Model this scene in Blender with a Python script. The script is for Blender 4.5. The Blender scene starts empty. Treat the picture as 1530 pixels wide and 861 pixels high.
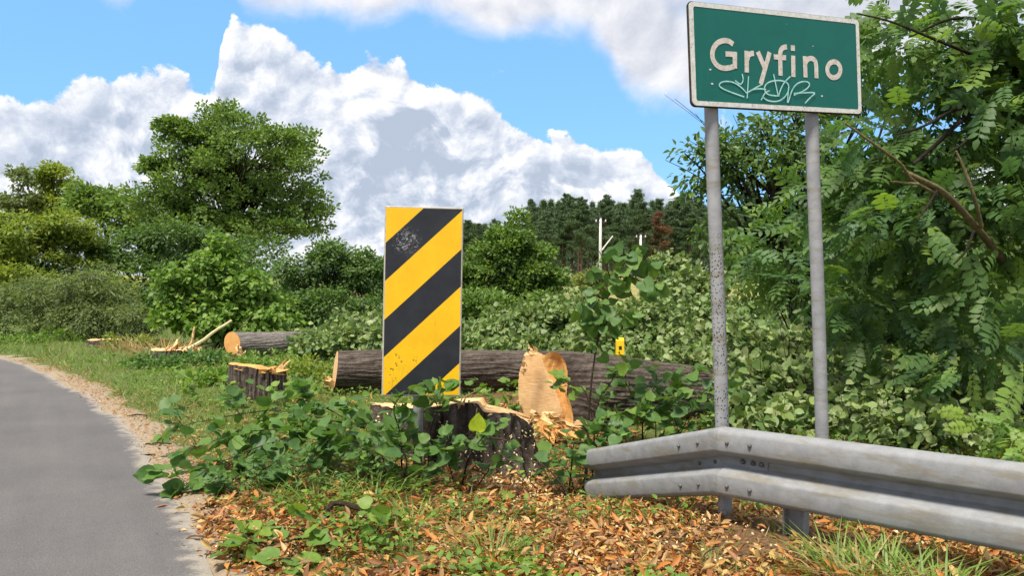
import bpy, math, random
import numpy as np
from mathutils import Vector, Matrix

R = math.radians
rng = np.random.default_rng(7)
random.seed(7)
SC = bpy.context.scene
COL = SC.collection
EYE = 1.1            # height of the eye above the road, metres
FPX, CXP, HZP = 1150.0, 765.0, 425.0

# ------------------------------------------------------------------ camera
cam_d = bpy.data.cameras.new('camera')
cam = bpy.data.objects.new('camera', cam_d)
COL.objects.link(cam)
cam.location = (0, 0, EYE)
cam.rotation_euler = (R(90), 0, 0)
cam_d.sensor_width = 36.0
cam_d.lens = 36.0 * FPX / 1530.0
cam_d.shift_y = -(430.5 - HZP) / 1530.0
cam_d.clip_start = 0.05
cam_d.clip_end = 3000
SC.camera = cam

# ------------------------------------------------------------------ view
SC.view_settings.view_transform = 'Standard'
SC.view_settings.look = 'None'
SC.view_settings.exposure = 1.2
SC.view_settings.gamma = 1.0
SC.view_settings.use_curve_mapping = False
SC.cycles.max_bounces = 8
SC.cycles.diffuse_bounces = 3
SC.cycles.glossy_bounces = 2
SC.cycles.transmission_bounces = 4
SC.cycles.use_adaptive_sampling = True

# ------------------------------------------------------------------ sun and sky
SUN_EL, SUN_AZ = 62.0, -150.0       # azimuth clockwise from +Y (view direction)
sd = Vector((math.sin(R(SUN_AZ)) * math.cos(R(SUN_EL)), math.cos(R(SUN_AZ)) * math.cos(R(SUN_EL)), math.sin(R(SUN_EL))))
sun_d = bpy.data.lights.new('sun', 'SUN')
sun_d.energy = 2.9
sun_d.angle = R(13.0)
sun_d.color = (1.0, 0.94, 0.84)
sun = bpy.data.objects.new('sun', sun_d)
COL.objects.link(sun)
sun.rotation_euler = sd.to_track_quat('Z', 'Y').to_euler()
sun.location = (-10, -10, 30)

world = bpy.data.worlds.new('World')
SC.world = world
world.use_nodes = True


class NT:
    """small node-building helper"""
    def __init__(self, tree):
        self.t = tree
        self.n = tree.nodes
        self.l = tree.links

    def add(self, typ, **kw):
        nd = self.n.new(typ)
        for k, v in kw.items():
            setattr(nd, k, v)
        return nd

    def set(self, sock, v):
        if hasattr(v, 'is_output'):
            self.l.new(v, sock)
        else:
            sock.default_value = v

    def math(self, op, a, b=None, c=None, clamp=False):
        nd = self.add('ShaderNodeMath', operation=op)
        nd.use_clamp = clamp
        self.set(nd.inputs[0], a)
        if b is not None:
            self.set(nd.inputs[1], b)
        if c is not None:
            self.set(nd.inputs[2], c)
        return nd.outputs[0]

    def vmath(self, op, a, b=None, scale=None):
        nd = self.add('ShaderNodeVectorMath', operation=op)
        self.set(nd.inputs[0], a)
        if b is not None:
            self.set(nd.inputs[1], b)
        if scale is not None:
            self.set(nd.inputs['Scale'], scale)
        return nd.outputs[0]

    def noise(self, vec, scale, detail=4, rough=0.55, dist=0.0, color=False):
        nd = self.add('ShaderNodeTexNoise')
        if vec is not None:
            self.l.new(vec, nd.inputs['Vector'])
        nd.inputs['Scale'].default_value = scale
        nd.inputs['Detail'].default_value = detail
        nd.inputs['Roughness'].default_value = rough
        nd.inputs['Distortion'].default_value = dist
        return nd.outputs['Color' if color else 'Fac']

    def vor(self, vec, scale, feature='F1', rand=1.0, color=False, detail=0.0):
        nd = self.add('ShaderNodeTexVoronoi', feature=feature)
        if vec is not None:
            self.l.new(vec, nd.inputs['Vector'])
        nd.inputs['Scale'].default_value = scale
        nd.inputs['Randomness'].default_value = rand
        if 'Detail' in nd.inputs and detail:
            nd.inputs['Detail'].default_value = detail
        return nd.outputs['Color' if color else 'Distance']

    def ramp(self, fac, stops, interp='LINEAR'):
        nd = self.add('ShaderNodeValToRGB')
        cr = nd.color_ramp
        cr.interpolation = interp
        while len(cr.elements) < len(stops):
            cr.elements.new(0.5)
        for e, (p, c) in zip(cr.elements, stops):
            e.position = p
            e.color = (c if len(c) == 4 else (*c, 1.0)) if not isinstance(c, (int, float)) else (c, c, c, 1)
        self.set(nd.inputs[0], fac)
        return nd.outputs[0]

    def smooth(self, v, lo, hi, a=0.0, b=1.0):
        nd = self.add('ShaderNodeMapRange', interpolation_type='SMOOTHSTEP')
        self.set(nd.inputs[0], v)
        for i, q in enumerate((lo, hi, a, b)):
            self.set(nd.inputs[i + 1], q)
        return nd.outputs[0]

    def mix(self, fac, a, b, blend='MIX'):
        nd = self.add('ShaderNodeMix', data_type='RGBA', blend_type=blend)
        self.set(nd.inputs[0], fac)
        for s, v in ((nd.inputs[6], a), (nd.inputs[7], b)):
            if not hasattr(v, 'is_output') and len(v) == 3:
                v = (*v, 1.0)
            self.set(s, v)
        return nd.outputs[2]


def build_sky():
    w = NT(world.node_tree)
    w.n.clear()
    out = w.add('ShaderNodeOutputWorld')
    bg = w.add('ShaderNodeBackground')
    sky = w.add('ShaderNodeTexSky', sky_type='NISHITA')
    sky.sun_disc = False
    sky.sun_elevation = R(SUN_EL)
    sky.sun_rotation = R(SUN_AZ)
    sky.air_density = 1.0
    sky.dust_density = 0.6
    sky.ozone_density = 1.6
    STR = 0.075
    tc = w.add('ShaderNodeTexCoord')
    d = tc.outputs['Generated']
    sep = w.add('ShaderNodeSeparateXYZ')
    w.l.new(d, sep.inputs[0])
    az = w.math('ARCTAN2', sep.outputs[0], sep.outputs[1])
    el = w.math('ARCSINE', w.math('MINIMUM', w.math('MAXIMUM', sep.outputs[2], -1.0), 1.0))
    # the band of cloud contours repeats, mirrored, right round the horizon
    SPAN = math.pi / 2
    t = w.math('DIVIDE', w.math('PINGPONG', w.math('ADD', az, SPAN / 2 + 4 * SPAN), SPAN), SPAN)

    def contour(pts):
        fc = w.add('ShaderNodeFloatCurve')
        cv = fc.mapping.curves[0]
        q = []
        for px, py in pts:
            a = math.atan((px - CXP) / FPX)
            e = math.atan((HZP - py) / FPX * math.cos(a))
            q.append(((a + SPAN / 2) / SPAN, e / 0.6))
        while len(cv.points) < len(q):
            cv.points.new(0.5, 0.5)
        for p, (x, y) in zip(cv.points, q):
            p.location = (x, y)
            p.handle_type = 'AUTO_CLAMPED'
        fc.mapping.update()
        w.l.new(t, fc.inputs['Value'])
        return w.math('MULTIPLY', fc.outputs[0], 0.6)

    bank = contour([(-385, 170), (-200, 120), (0, 150), (60, 148), (110, 125), (200, 112), (262, 108), (312, 128), (332, 60), (350, 40),
                    (400, 52), (450, 68), (500, 96), (570, 86), (650, 122), (720, 148), (780, 180), (850, 200), (900, 214),
                    (950, 222), (990, 250), (1040, 300), (1150, 330), (1300, 250), (1500, 210), (1915, 190)])
    deck = contour([(-385, -60), (0, -70), (120, -20), (170, 5), (230, -30), (330, -30), (370, 8), (480, 28), (560, 46), (650, 32), (740, 34),
                    (850, 50), (900, 85), (945, 140), (1030, 150), (1100, 150), (1300, 130), (1500, 60), (1915, 20)])
    # domain warped billows
    warp = w.noise(d, 5.0, 3, 0.5, color=True)
    dw = w.vmath('ADD', d, w.vmath('SCALE', w.vmath('SUBTRACT', warp, (0.5, 0.5, 0.5)), scale=0.10))
    sq = w.add('ShaderNodeMapping')
    sq.inputs['Scale'].default_value = (1, 1, 1.25)
    w.l.new(dw, sq.inputs[0])
    dv = sq.outputs[0]

    def billow(vec):
        b1 = w.vor(vec, 9.0, 'F1')
        b2 = w.vor(vec, 24.0, 'F1')
        b3 = w.noise(vec, 26.0, 6, 0.66)
        s = w.math('MULTIPLY', w.math('SUBTRACT', 0.55, b1), 0.55)
        s = w.math('ADD', s, w.math('MULTIPLY', w.math('SUBTRACT', 0.5, b2), 0.30))
        return w.math('ADD', s, w.math('MULTIPLY', w.math('SUBTRACT', b3, 0.5), 0.75))

    n0 = billow(dv)
    up = w.vmath('ADD', dv, (-0.010, 0.0, 0.016))
    n1 = billow(up)
    relief = w.math('SUBTRACT', n0, n1)           # >0 : faces up and left, towards the light
    soft = w.noise(dv, 7.0, 5, 0.6)
    low = w.noise(d, 3.2, 4, 0.55)
    # bank
    hb = w.math('ADD', w.math('SUBTRACT', bank, el), w.math('MULTIPLY', n0, 0.062))
    mb = w.smooth(hb, 0.0, 0.0065)
    # deck
    hd = w.math('ADD', w.math('SUBTRACT', el, deck), w.math('MULTIPLY', w.math('SUBTRACT', soft, 0.5), 0.10))
    md = w.math('MULTIPLY', w.smooth(hd, -0.012, 0.030), w.smooth(w.math('ADD', low, w.math('MULTIPLY', soft, 0.25)), 0.40, 0.56, 0.35, 1.0))
    # shading of the bank: white crowns, lilac grey hollows and bases
    top = w.smooth(hb, 0.075, 0.0)
    lit = w.math('ADD', w.math('MULTIPLY', relief, 2.3), 0.52)
    lit = w.math('ADD', lit, w.math('MULTIPLY', top, 0.16))
    grey = w.smooth(w.noise(dv, 9.0, 5, 0.6, 0.4), 0.49, 0.60)
    grey = w.math('MULTIPLY', grey, w.smooth(hb, 0.012, 0.05))
    lit = w.math('SUBTRACT', lit, w.math('MULTIPLY', grey, 0.52), clamp=True)
    cb = w.ramp(lit, [(0.0, (0.22, 0.255, 0.315)), (0.35, (0.295, 0.325, 0.38)), (0.62, (0.385, 0.40, 0.43)), (1.0, (0.52, 0.52, 0.51))])
    dl = w.math('ADD', w.math('MULTIPLY', relief, 1.0), w.smooth(hd, 0.22, 0.0, 0.30, 0.72), clamp=True)
    cd = w.ramp(dl, [(0.0, (0.215, 0.23, 0.275)), (0.45, (0.30, 0.315, 0.355)), (1.0, (0.44, 0.44, 0.455))])
    # small drifting shreds in the blue
    shred = w.math('MULTIPLY', w.smooth(w.noise(d, 11.0, 6, 0.62, 0.6), 0.615, 0.72), 0.55)
    blue = w.mix(1.0, sky.outputs[0], (STR * 0.80, STR * 1.06, STR * 1.22, 1), 'MULTIPLY')
    blue = w.mix(0.62, blue, (0.125, 0.285, 0.52))
    c = w.mix(shred, blue, (0.38, 0.40, 0.45))
    c = w.mix(md, c, cd)
    c = w.mix(mb, c, cb)
    w.l.new(c, bg.inputs[0])
    bg.inputs[1].default_value = 1.0
    w.l.new(bg.outputs[0], out.inputs[0])


build_sky()
world.cycles.sampling_method = 'MANUAL'
world.cycles.sample_map_resolution = 512


# ------------------------------------------------------------------ helpers
def P(px, py, d):
    return np.array([(px - CXP) / FPX * d, d, EYE + (HZP - py) / FPX * d])


def link(o, parent=None):
    COL.objects.link(o)
    if parent is not None:
        o.parent = parent
    return o


def tag(o, label=None, cat=None, group=None, kind=None):
    if label: o['label'] = label
    if cat: o['category'] = cat
    if group: o['group'] = group
    if kind: o['kind'] = kind
    return o


def empty(name, loc=(0, 0, 0), rz=0.0):
    o = bpy.data.objects.new(name, None)
    o.empty_display_size = 0.1
    o.location = loc
    o.rotation_euler = (0, 0, rz)
    return link(o)


def mesh_np(name, V, F, mat, attrs=None, smooth=False):
    """triangles or quads, as one mesh data block"""
    V = np.asarray(V, dtype=np.float32)
    F = np.asarray(F, dtype=np.int32)
    me = bpy.data.meshes.new(name)
    n, k = F.shape
    me.vertices.add(len(V))
    me.vertices.foreach_set('co', V.ravel())
    me.loops.add(n * k)
    me.loops.foreach_set('vertex_index', F.ravel())
    me.polygons.add(n)
    me.polygons.foreach_set('loop_start', np.arange(0, n * k, k, dtype=np.int32))
    me.polygons.foreach_set('loop_total', np.full(n, k, dtype=np.int32))
    if smooth:
        me.polygons.foreach_set('use_smooth', np.ones(n, dtype=bool))
    if attrs:
        for a, v in attrs.items():
            at = me.attributes.new(a, 'FLOAT', 'POINT')
            at.data.foreach_set('value', np.asarray(v, dtype=np.float32))
    me.update(calc_edges=True)
    if mat is not None:
        me.materials.append(mat)
    return me


def obj(name, me, parent=None, base=None):
    o = bpy.data.objects.new(name, me)
    link(o, parent)
    return o


def pyobj(name, V, F, mat, parent=None, smooth=False, sharp=0):
    me = bpy.data.meshes.new(name)
    me.from_pydata([tuple(map(float, v)) for v in V], [], [tuple(map(int, f)) for f in F])
    if smooth:
        me.polygons.foreach_set('use_smooth', [True] * len(me.polygons))
    me.materials.append(mat)
    me.update()
    if sharp:
        me.set_sharp_from_angle(angle=R(sharp))
    return obj(name, me, parent)


class Geo:
    """collects mixed polygons for one mesh"""
    def __init__(self):
        self.V, self.F = [], []

    def add(self, V, F):
        b = len(self.V)
        self.V += [tuple(map(float, v)) for v in V]
        self.F += [tuple(int(i) + b for i in f) for f in F]

    def tube(self, pts, radii, k=6, cap=True):
        V, F = tube(pts, radii, k, cap)
        self.add(V, F)

    def box(self, c, s, bev=0.0, M=None):
        hx, hy, hz = s[0] / 2, s[1] / 2, s[2] / 2
        V = [(x, y, z) for x in (-hx, hx) for y in (-hy, hy) for z in (-hz, hz)]
        F = [(0, 1, 3, 2), (4, 6, 7, 5), (0, 4, 5, 1), (2, 3, 7, 6), (0, 2, 6, 4), (1, 5, 7, 3)]
        V = [Vector(v) for v in V]
        if M is not None:
            V = [M @ v for v in V]
        self.add([v + Vector(c) for v in V], F)

    def build(self, name, mat, parent=None, smooth=False):
        return pyobj(name, self.V, self.F, mat, parent, smooth)


def tube(pts, radii, k=6, cap=True):
    pts = [np.asarray(p, float) for p in pts]
    n = len(pts)
    V, F = [], []
    ref = np.array([0.13, 0.31, 0.94])
    for i, p in enumerate(pts):
        t = pts[min(i + 1, n - 1)] - pts[max(i - 1, 0)]
        t = t / (np.linalg.norm(t) + 1e-9)
        if abs(np.dot(t, ref)) > 0.95:
            ref = np.array([0.9, 0.2, 0.1])
        a = np.cross(t, ref); a /= np.linalg.norm(a) + 1e-9
        b = np.cross(t, a)
        r = radii[i] if hasattr(radii, '__len__') else radii
        for j in range(k):
            th = 2 * math.pi * j / k
            V.append(p + r * (a * math.cos(th) + b * math.sin(th)))
    for i in range(n - 1):
        for j in range(k):
            j2 = (j + 1) % k
            F.append((i * k + j, i * k + j2, (i + 1) * k + j2, (i + 1) * k + j))
    if cap:
        F.append(tuple(range(k - 1, -1, -1)))
        F.append(tuple((n - 1) * k + j for j in range(k)))
    return V, F


def bez(a, b, c, n):
    t = np.linspace(0, 1, n)[:, None]
    return (1 - t) ** 2 * np.asarray(a) + 2 * t * (1 - t) * np.asarray(b) + t * t * np.asarray(c)


def hsh(x, y, z=0.0):
    v = np.sin(x * 127.1 + y * 311.7 + z * 74.7) * 43758.5453
    return v - np.floor(v)


def vnoise(x, y, z=0.0):
    x, y, z = np.broadcast_arrays(np.asarray(x, float), np.asarray(y, float), np.asarray(z, float))
    xi, yi, zi = np.floor(x), np.floor(y), np.floor(z)
    xf, yf, zf = x - xi, y - yi, z - zi
    u, v, w = (q * q * (3 - 2 * q) for q in (xf, yf, zf))
    r = 0
    for dx in (0, 1):
        for dy in (0, 1):
            for dz in (0, 1):
                r = r + hsh(xi + dx, yi + dy, zi + dz) * (u if dx else 1 - u) * (v if dy else 1 - v) * (w if dz else 1 - w)
    return r


def fbm(x, y, z=0.0, o=4):
    s, a, t = 0, 0.5, 0
    for i in range(o):
        s = s + a * vnoise(x * 2 ** i + 17 * i, y * 2 ** i + 5 * i, z * 2 ** i)
        t += a
        a *= 0.5
    return s / t


def sstep(a, b, x):
    t = np.clip((x - a) / (b - a), 0, 1)
    return t * t * (3 - 2 * t)


# ------------------------------------------------------------------ materials
MATS = {}


def mat(name):
    m = bpy.data.materials.new(name)
    m.use_nodes = True
    t = NT(m.node_tree)
    t.n.clear()
    t.out = t.add('ShaderNodeOutputMaterial')
    MATS[name] = m
    return m, t


def principled(t, color, rough=0.6, metal=0.0, bump=None, bstr=0.3, bdist=0.01, spec=0.5):
    b = t.add('ShaderNodeBsdfPrincipled')
    if not hasattr(color, 'is_output') and len(color) == 3:
        color = (*color, 1)
    t.set(b.inputs['Base Color'], color)
    t.set(b.inputs['Roughness'], rough)
    t.set(b.inputs['Metallic'], metal)
    t.set(b.inputs['Specular IOR Level'], spec)
    if bump is not None:
        bn = t.add('ShaderNodeBump')
        bn.inputs['Strength'].default_value = bstr
        bn.inputs['Distance'].default_value = bdist
        t.set(bn.inputs['Height'], bump)
        t.l.new(bn.outputs[0], b.inputs['Normal'])
    t.l.new(b.outputs[0], t.out.inputs[0])
    return b


def leaf_mat(name, cols, under=1.25, trans=0.38, rough=0.5, spec=0.35, tint=(1.15, 1.25, 0.55), gain=1.0):
    """cols: leaf colours, one picked per leaf; undersides paler; light passes through"""
    m, t = mat(name)
    at = t.add('ShaderNodeAttribute', attribute_name='rnd')
    oi = t.add('ShaderNodeObjectInfo')
    r = t.math('FRACT', t.math('ADD', at.outputs['Fac'], oi.outputs['Random']))
    n = len(cols)
    c = t.ramp(r, [((i + 0.5) / n, q) for i, q in enumerate(cols)])
    if gain != 1.0:
        c = t.mix(1.0, c, (gain * 1.10, gain, gain * 0.88), 'MULTIPLY')
    geo = t.add('ShaderNodeNewGeometry')
    tcn = t.add('ShaderNodeTexCoord')
    mott = t.noise(geo.outputs['Position'], 60.0, 2, 0.6)
    c = t.mix(1.0, c, t.ramp(mott, [(0.3, (0.86, 0.88, 0.84)), (0.7, (1.12, 1.10, 1.05))]), 'MULTIPLY')
    cu = t.mix(1.0, c, (under * 1.04, under, under * 1.15), 'MULTIPLY')
    c2 = t.mix(geo.outputs['Backfacing'], c, cu)
    b = t.add('ShaderNodeBsdfPrincipled')
    t.l.new(c2, b.inputs['Base Color'])
    b.inputs['Roughness'].default_value = rough
    b.inputs['Specular IOR Level'].default_value = spec
    tr = t.add('ShaderNodeBsdfTranslucent')
    t.l.new(t.mix(1.0, c, tint, 'MULTIPLY'), tr.inputs[0])
    mx = t.add('ShaderNodeMixShader')
    mx.inputs[0].default_value = trans
    t.l.new(b.outputs[0], mx.inputs[1])
    t.l.new(tr.outputs[0], mx.inputs[2])
    t.l.new(mx.outputs[0], t.out.inputs[0])
    return m


leaf_mat('linden_leaf', [(0.055, 0.125, 0.035), (0.085, 0.17, 0.04), (0.05, 0.115, 0.04), (0.11, 0.20, 0.045), (0.065, 0.14, 0.05)], under=1.5, gain=1.35)
leaf_mat('linden_bright', [(0.10, 0.20, 0.04), (0.14, 0.25, 0.045), (0.08, 0.17, 0.04), (0.17, 0.27, 0.05)], under=1.3, gain=1.2)
leaf_mat('wilted_leaf', [(0.16, 0.24, 0.075), (0.22, 0.30, 0.10), (0.28, 0.34, 0.14), (0.07, 0.14, 0.045), (0.30, 0.34, 0.15), (0.10, 0.18, 0.05), (0.24, 0.32, 0.10)], under=1.25, trans=0.3)
leaf_mat('yellow_leaf', [(0.36, 0.48, 0.03), (0.42, 0.50, 0.03)], trans=0.4)
leaf_mat('tree_leaf', [(0.055, 0.105, 0.03), (0.085, 0.15, 0.035), (0.12, 0.185, 0.04), (0.045, 0.09, 0.03)], gain=1.75)
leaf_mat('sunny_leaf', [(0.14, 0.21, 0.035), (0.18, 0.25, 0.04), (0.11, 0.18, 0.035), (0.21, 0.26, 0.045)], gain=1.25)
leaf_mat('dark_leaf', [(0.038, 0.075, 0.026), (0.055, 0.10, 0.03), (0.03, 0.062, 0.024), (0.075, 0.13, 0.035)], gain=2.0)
leaf_mat('grey_leaf', [(0.085, 0.13, 0.055), (0.11, 0.155, 0.07), (0.07, 0.11, 0.045), (0.13, 0.165, 0.065)], gain=1.45)
leaf_mat('robinia_leaf', [(0.06, 0.125, 0.045), (0.09, 0.17, 0.05), (0.045, 0.10, 0.045), (0.13, 0.22, 0.05), (0.055, 0.12, 0.055)], under=1.4, trans=0.45, gain=1.35)
leaf_mat('field_leaf', [(0.20, 0.24, 0.07), (0.26, 0.27, 0.09), (0.15, 0.20, 0.05)])
leaf_mat('pine_needle', [(0.035, 0.07, 0.035), (0.05, 0.09, 0.042), (0.065, 0.105, 0.045), (0.03, 0.058, 0.034)], under=1.0, trans=0.2, gain=1.9)
leaf_mat('brown_needle', [(0.20, 0.10, 0.05), (0.16, 0.085, 0.045)], under=1.0, trans=0.2)
leaf_mat('grass_blade', [(0.10, 0.19, 0.035), (0.15, 0.25, 0.045), (0.08, 0.16, 0.035), (0.20, 0.26, 0.07), (0.12, 0.22, 0.04)], under=1.1, trans=0.35, gain=1.2)
leaf_mat('dry_grass', [(0.42, 0.30, 0.13), (0.50, 0.38, 0.18), (0.34, 0.24, 0.10)], under=1.0, trans=0.3, tint=(1, 1, 0.8))
leaf_mat('litter_leaf', [(0.48, 0.18, 0.042), (0.52, 0.29, 0.085), (0.24, 0.10, 0.04), (0.56, 0.38, 0.16), (0.13, 0.065, 0.035), (0.52, 0.20, 0.042), (0.22, 0.095, 0.042), (0.50, 0.36, 0.12)], under=1.15, trans=0.15, tint=(1, 0.9, 0.7))
leaf_mat('pale_chip', [(0.66, 0.50, 0.26), (0.74, 0.62, 0.40), (0.58, 0.40, 0.18)], under=1.0, trans=0.05, tint=(1, 1, 1))
leaf_mat('fresh_chip', [(0.75, 0.46, 0.17), (0.68, 0.38, 0.13), (0.80, 0.55, 0.24)], under=1.0, trans=0.05, tint=(1, 1, 1))


def solid_mats():
    # asphalt
    m, t = mat('asphalt')
    tc = t.add('ShaderNodeTexCoord')
    o = tc.outputs['Object']
    g = t.noise(o, 190, 3, 0.7)
    v = t.vor(o, 95, 'F1')
    big = t.noise(o, 1.3, 5, 0.6)
    mp = t.add('ShaderNodeMapping'); mp.inputs['Scale'].default_value = (1, 0.07, 1)
    mr = t.add('ShaderNodeMapping'); mr.inputs['Rotation'].default_value = (0, 0, R(-31.3)); t.l.new(o, mr.inputs[0])
    t.l.new(mr.outputs[0], mp.inputs[0])
    streak = t.noise(mp.outputs[0], 3.5, 4, 0.6)
    c = t.ramp(g, [(0.25, (0.078, 0.074, 0.073)), (0.5, (0.120, 0.114, 0.110)), (0.75, (0.190, 0.180, 0.168))])
    c = t.mix(0.75, c, t.ramp(big, [(0.3, (0.80, 0.80, 0.84)), (0.7, (1.12, 1.10, 1.07))]), 'MULTIPLY')
    c = t.mix(0.6, c, t.ramp(streak, [(0.35, (0.84, 0.84, 0.86)), (0.65, (1.1, 1.09, 1.07))]), 'MULTIPLY')
    at = t.add('ShaderNodeAttribute', attribute_name='edge')
    e = t.math('ADD', at.outputs['Fac'], t.math('MULTIPLY', t.math('SUBTRACT', t.noise(o, 9, 5, 0.65), 0.5), 1.3))
    c = t.mix(t.smooth(e, 0.45, 0.95), c, t.ramp(g, [(0.3, (0.25, 0.22, 0.18)), (0.7, (0.36, 0.32, 0.265))]))
    h = t.math('ADD', g, t.math('MULTIPLY', v, 0.8))
    principled(t, c, 0.88, bump=h, bstr=0.5, bdist=0.004, spec=0.3)

    # ground
    m, t = mat('ground')
    tc = t.add('ShaderNodeTexCoord')
    o = tc.outputs['Object']
    f = t.noise(o, 60, 5, 0.7)
    md = t.noise(o, 9, 5, 0.65)
    lg = t.noise(o, 1.1, 4, 0.6)
    soil = t.ramp(f, [(0.25, (0.055, 0.036, 0.022)), (0.5, (0.15, 0.085, 0.042)), (0.75, (0.34, 0.20, 0.095))])
    green = t.ramp(f, [(0.3, (0.06, 0.085, 0.022)), (0.6, (0.115, 0.155, 0.04)), (0.8, (0.20, 0.19, 0.07))])
    sand = t.ramp(f, [(0.3, (0.25, 0.19, 0.125)), (0.7, (0.40, 0.32, 0.225))])
    field = t.ramp(lg, [(0.3, (0.17, 0.19, 0.05)), (0.55, (0.30, 0.25, 0.095)), (0.75, (0.40, 0.30, 0.14))])
    ag = t.add('ShaderNodeAttribute', attribute_name='grass')
    ae = t.add('ShaderNodeAttribute', attribute_name='edge')
    af = t.add('ShaderNodeAttribute', attribute_name='field')
    k = t.math('ADD', ag.outputs['Fac'], t.math('MULTIPLY', t.math('SUBTRACT', md, 0.5), 1.0))
    c = t.mix(t.smooth(k, 0.35, 0.65), soil, green)
    k2 = t.math('ADD', ae.outputs['Fac'], t.math('MULTIPLY', t.math('SUBTRACT', md, 0.5), 1.1))
    c = t.mix(t.smooth(k2, 0.42, 0.72), c, sand)
    c = t.mix(af.outputs['Fac'], c, field)
    principled(t, c, 0.95, bump=t.math('ADD', f, md), bstr=0.7, bdist=0.02, spec=0.15)

    # galvanised steel
    for nm, dark in (('galvanised', 0.86), ('post_grey', 1.0)):
        m, t = mat(nm)
        tc = t.add('ShaderNodeTexCoord')
        o = tc.outputs['Object']
        a = t.noise(o, 14, 6, 0.65)
        b_ = t.noise(o, 260, 2, 0.6)
        mp = t.add('ShaderNodeMapping'); mp.inputs['Scale'].default_value = (1, 1, 5); t.l.new(o, mp.inputs[0])
        stain = t.noise(mp.outputs[0], 4.0, 6, 0.7)
        c = t.ramp(a, [(0.3, (0.24 * dark, 0.245 * dark, 0.25 * dark)), (0.7, (0.35 * dark, 0.355 * dark, 0.36 * dark))])
        c = t.mix(0.35, c, t.ramp(b_, [(0.3, (0.75, 0.75, 0.75)), (0.7, (1.2, 1.2, 1.2))]), 'MULTIPLY')
        c = t.mix(t.math('MULTIPLY', t.smooth(stain, 0.47, 0.70), 0.8), c, (0.20, 0.175, 0.12, 1))
        if nm == 'post_grey':
            sp = t.vor(o, 88, 'F1')
            sepz = t.add('ShaderNodeSeparateXYZ'); t.l.new(o, sepz.inputs[0])
            oi = t.add('ShaderNodeAttribute', attribute_name='speck'); 
            band = t.math('MULTIPLY', t.smooth(sepz.outputs[2], -0.52, -0.66), oi.outputs['Fac'])
            dn = t.smooth(t.noise(o, 5.0, 2, 0.5), 0.30, 0.45)
            dots = t.math('MULTIPLY', t.smooth(sp, 0.36, 0.26), t.math('MULTIPLY', band, dn))
            c = t.mix(dots, c, (0.035, 0.03, 0.027, 1))
        principled(t, c, t.ramp(a, [(0.3, 0.62), (0.7, 0.80)]), 0.12, bump=b_, bstr=0.15, bdist=0.002, spec=0.35)

    # sign faces
    m, t = mat('sign_green')
    tc = t.add('ShaderNodeTexCoord'); o = tc.outputs['Object']
    a = t.noise(o, 6, 6, 0.7)
    mp = t.add('ShaderNodeMapping'); mp.inputs['Scale'].default_value = (9, 9, 0.9); t.l.new(o, mp.inputs[0])
    s = t.noise(mp.outputs[0], 4, 6, 0.75)
    c = t.ramp(a, [(0.3, (0.0005, 0.098, 0.074)), (0.7, (0.001, 0.125, 0.096))])
    c = t.mix(t.math('MULTIPLY', t.smooth(s, 0.55, 0.8), 0.45), c, (0.008, 0.18, 0.14, 1))
    sp = t.smooth(t.vor(o, 26, 'F1'), 0.055, 0.03)
    c = t.mix(t.math('MULTIPLY', sp, t.smooth(t.noise(o, 7, 2, 0.5), 0.56, 0.62)), c, (0.5, 0.62, 0.55, 1))
    principled(t, c, t.ramp(a, [(0.3, 0.38), (0.7, 0.55)]), spec=0.4)

    m, t = mat('sign_white')
    tc = t.add('ShaderNodeTexCoord'); o = tc.outputs['Object']
    a = t.noise(o, 42, 5, 0.7)
    sp = t.vor(o, 75, 'F1')
    b2 = t.noise(o, 9, 4, 0.6)
    c = t.ramp(a, [(0.25, (0.40, 0.38, 0.33)), (0.5, (0.60, 0.60, 0.55)), (0.75, (0.74, 0.75, 0.70))])
    c = t.mix(t.math('MULTIPLY', t.smooth(sp, 0.30, 0.16), t.smooth(b2, 0.45, 0.60)), c, (0.16, 0.12, 0.09, 1))
    principled(t, c, 0.55)

    m, t = mat('letter_white')
    tc = t.add('ShaderNodeTexCoord'); o = tc.outputs['Object']
    a = t.noise(o, 38, 6, 0.75)
    sp = t.vor(o, 90, 'F1')
    c = t.ramp(a, [(0.28, (0.30, 0.24, 0.18)), (0.42, (0.50, 0.44, 0.37)), (0.6, (0.62, 0.58, 0.52)), (0.75, (0.72, 0.70, 0.66))])
    c = t.mix(t.math('MULTIPLY', t.smooth(sp, 0.24, 0.14), t.smooth(t.noise(o, 20, 3, 0.6), 0.5, 0.6)), c, (0.12, 0.09, 0.06, 1))
    principled(t, c, 0.6)

    m, t = mat('graffiti_paint')
    tc = t.add('ShaderNodeTexCoord')
    a = t.noise(tc.outputs['Object'], 60, 4, 0.7)
    c = t.ramp(a, [(0.25, (0.12, 0.38, 0.32)), (0.5, (0.34, 0.60, 0.55)), (0.8, (0.52, 0.74, 0.70))])
    principled(t, c, 0.5)

    m, t = mat('marker_yellow')
    tc = t.add('ShaderNodeTexCoord'); o = tc.outputs['Object']
    a = t.noise(o, 5, 6, 0.7)
    c = t.ramp(a, [(0.3, (0.74, 0.40, 0.002)), (0.7, (0.86, 0.51, 0.004))])
    dist = t.add('ShaderNodeVectorMath', operation='DISTANCE')
    t.l.new(o, dist.inputs[0]); dist.inputs[1].default_value = (0.10, 0, 0.17)
    near = t.smooth(dist.outputs['Value'], 0.16, 0.05)
    dn = t.math('ADD', t.math('MULTIPLY', near, t.smooth(t.noise(o, 14, 4, 0.6), 0.45, 0.6)), t.smooth(t.noise(o, 5.5, 4, 0.6), 0.62, 0.72), clamp=True)
    sp = t.smooth(t.vor(o, 55, 'F1'), 0.34, 0.2)
    c = t.mix(t.math('MULTIPLY', dn, sp), c, (0.05, 0.035, 0.015, 1))
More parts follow.
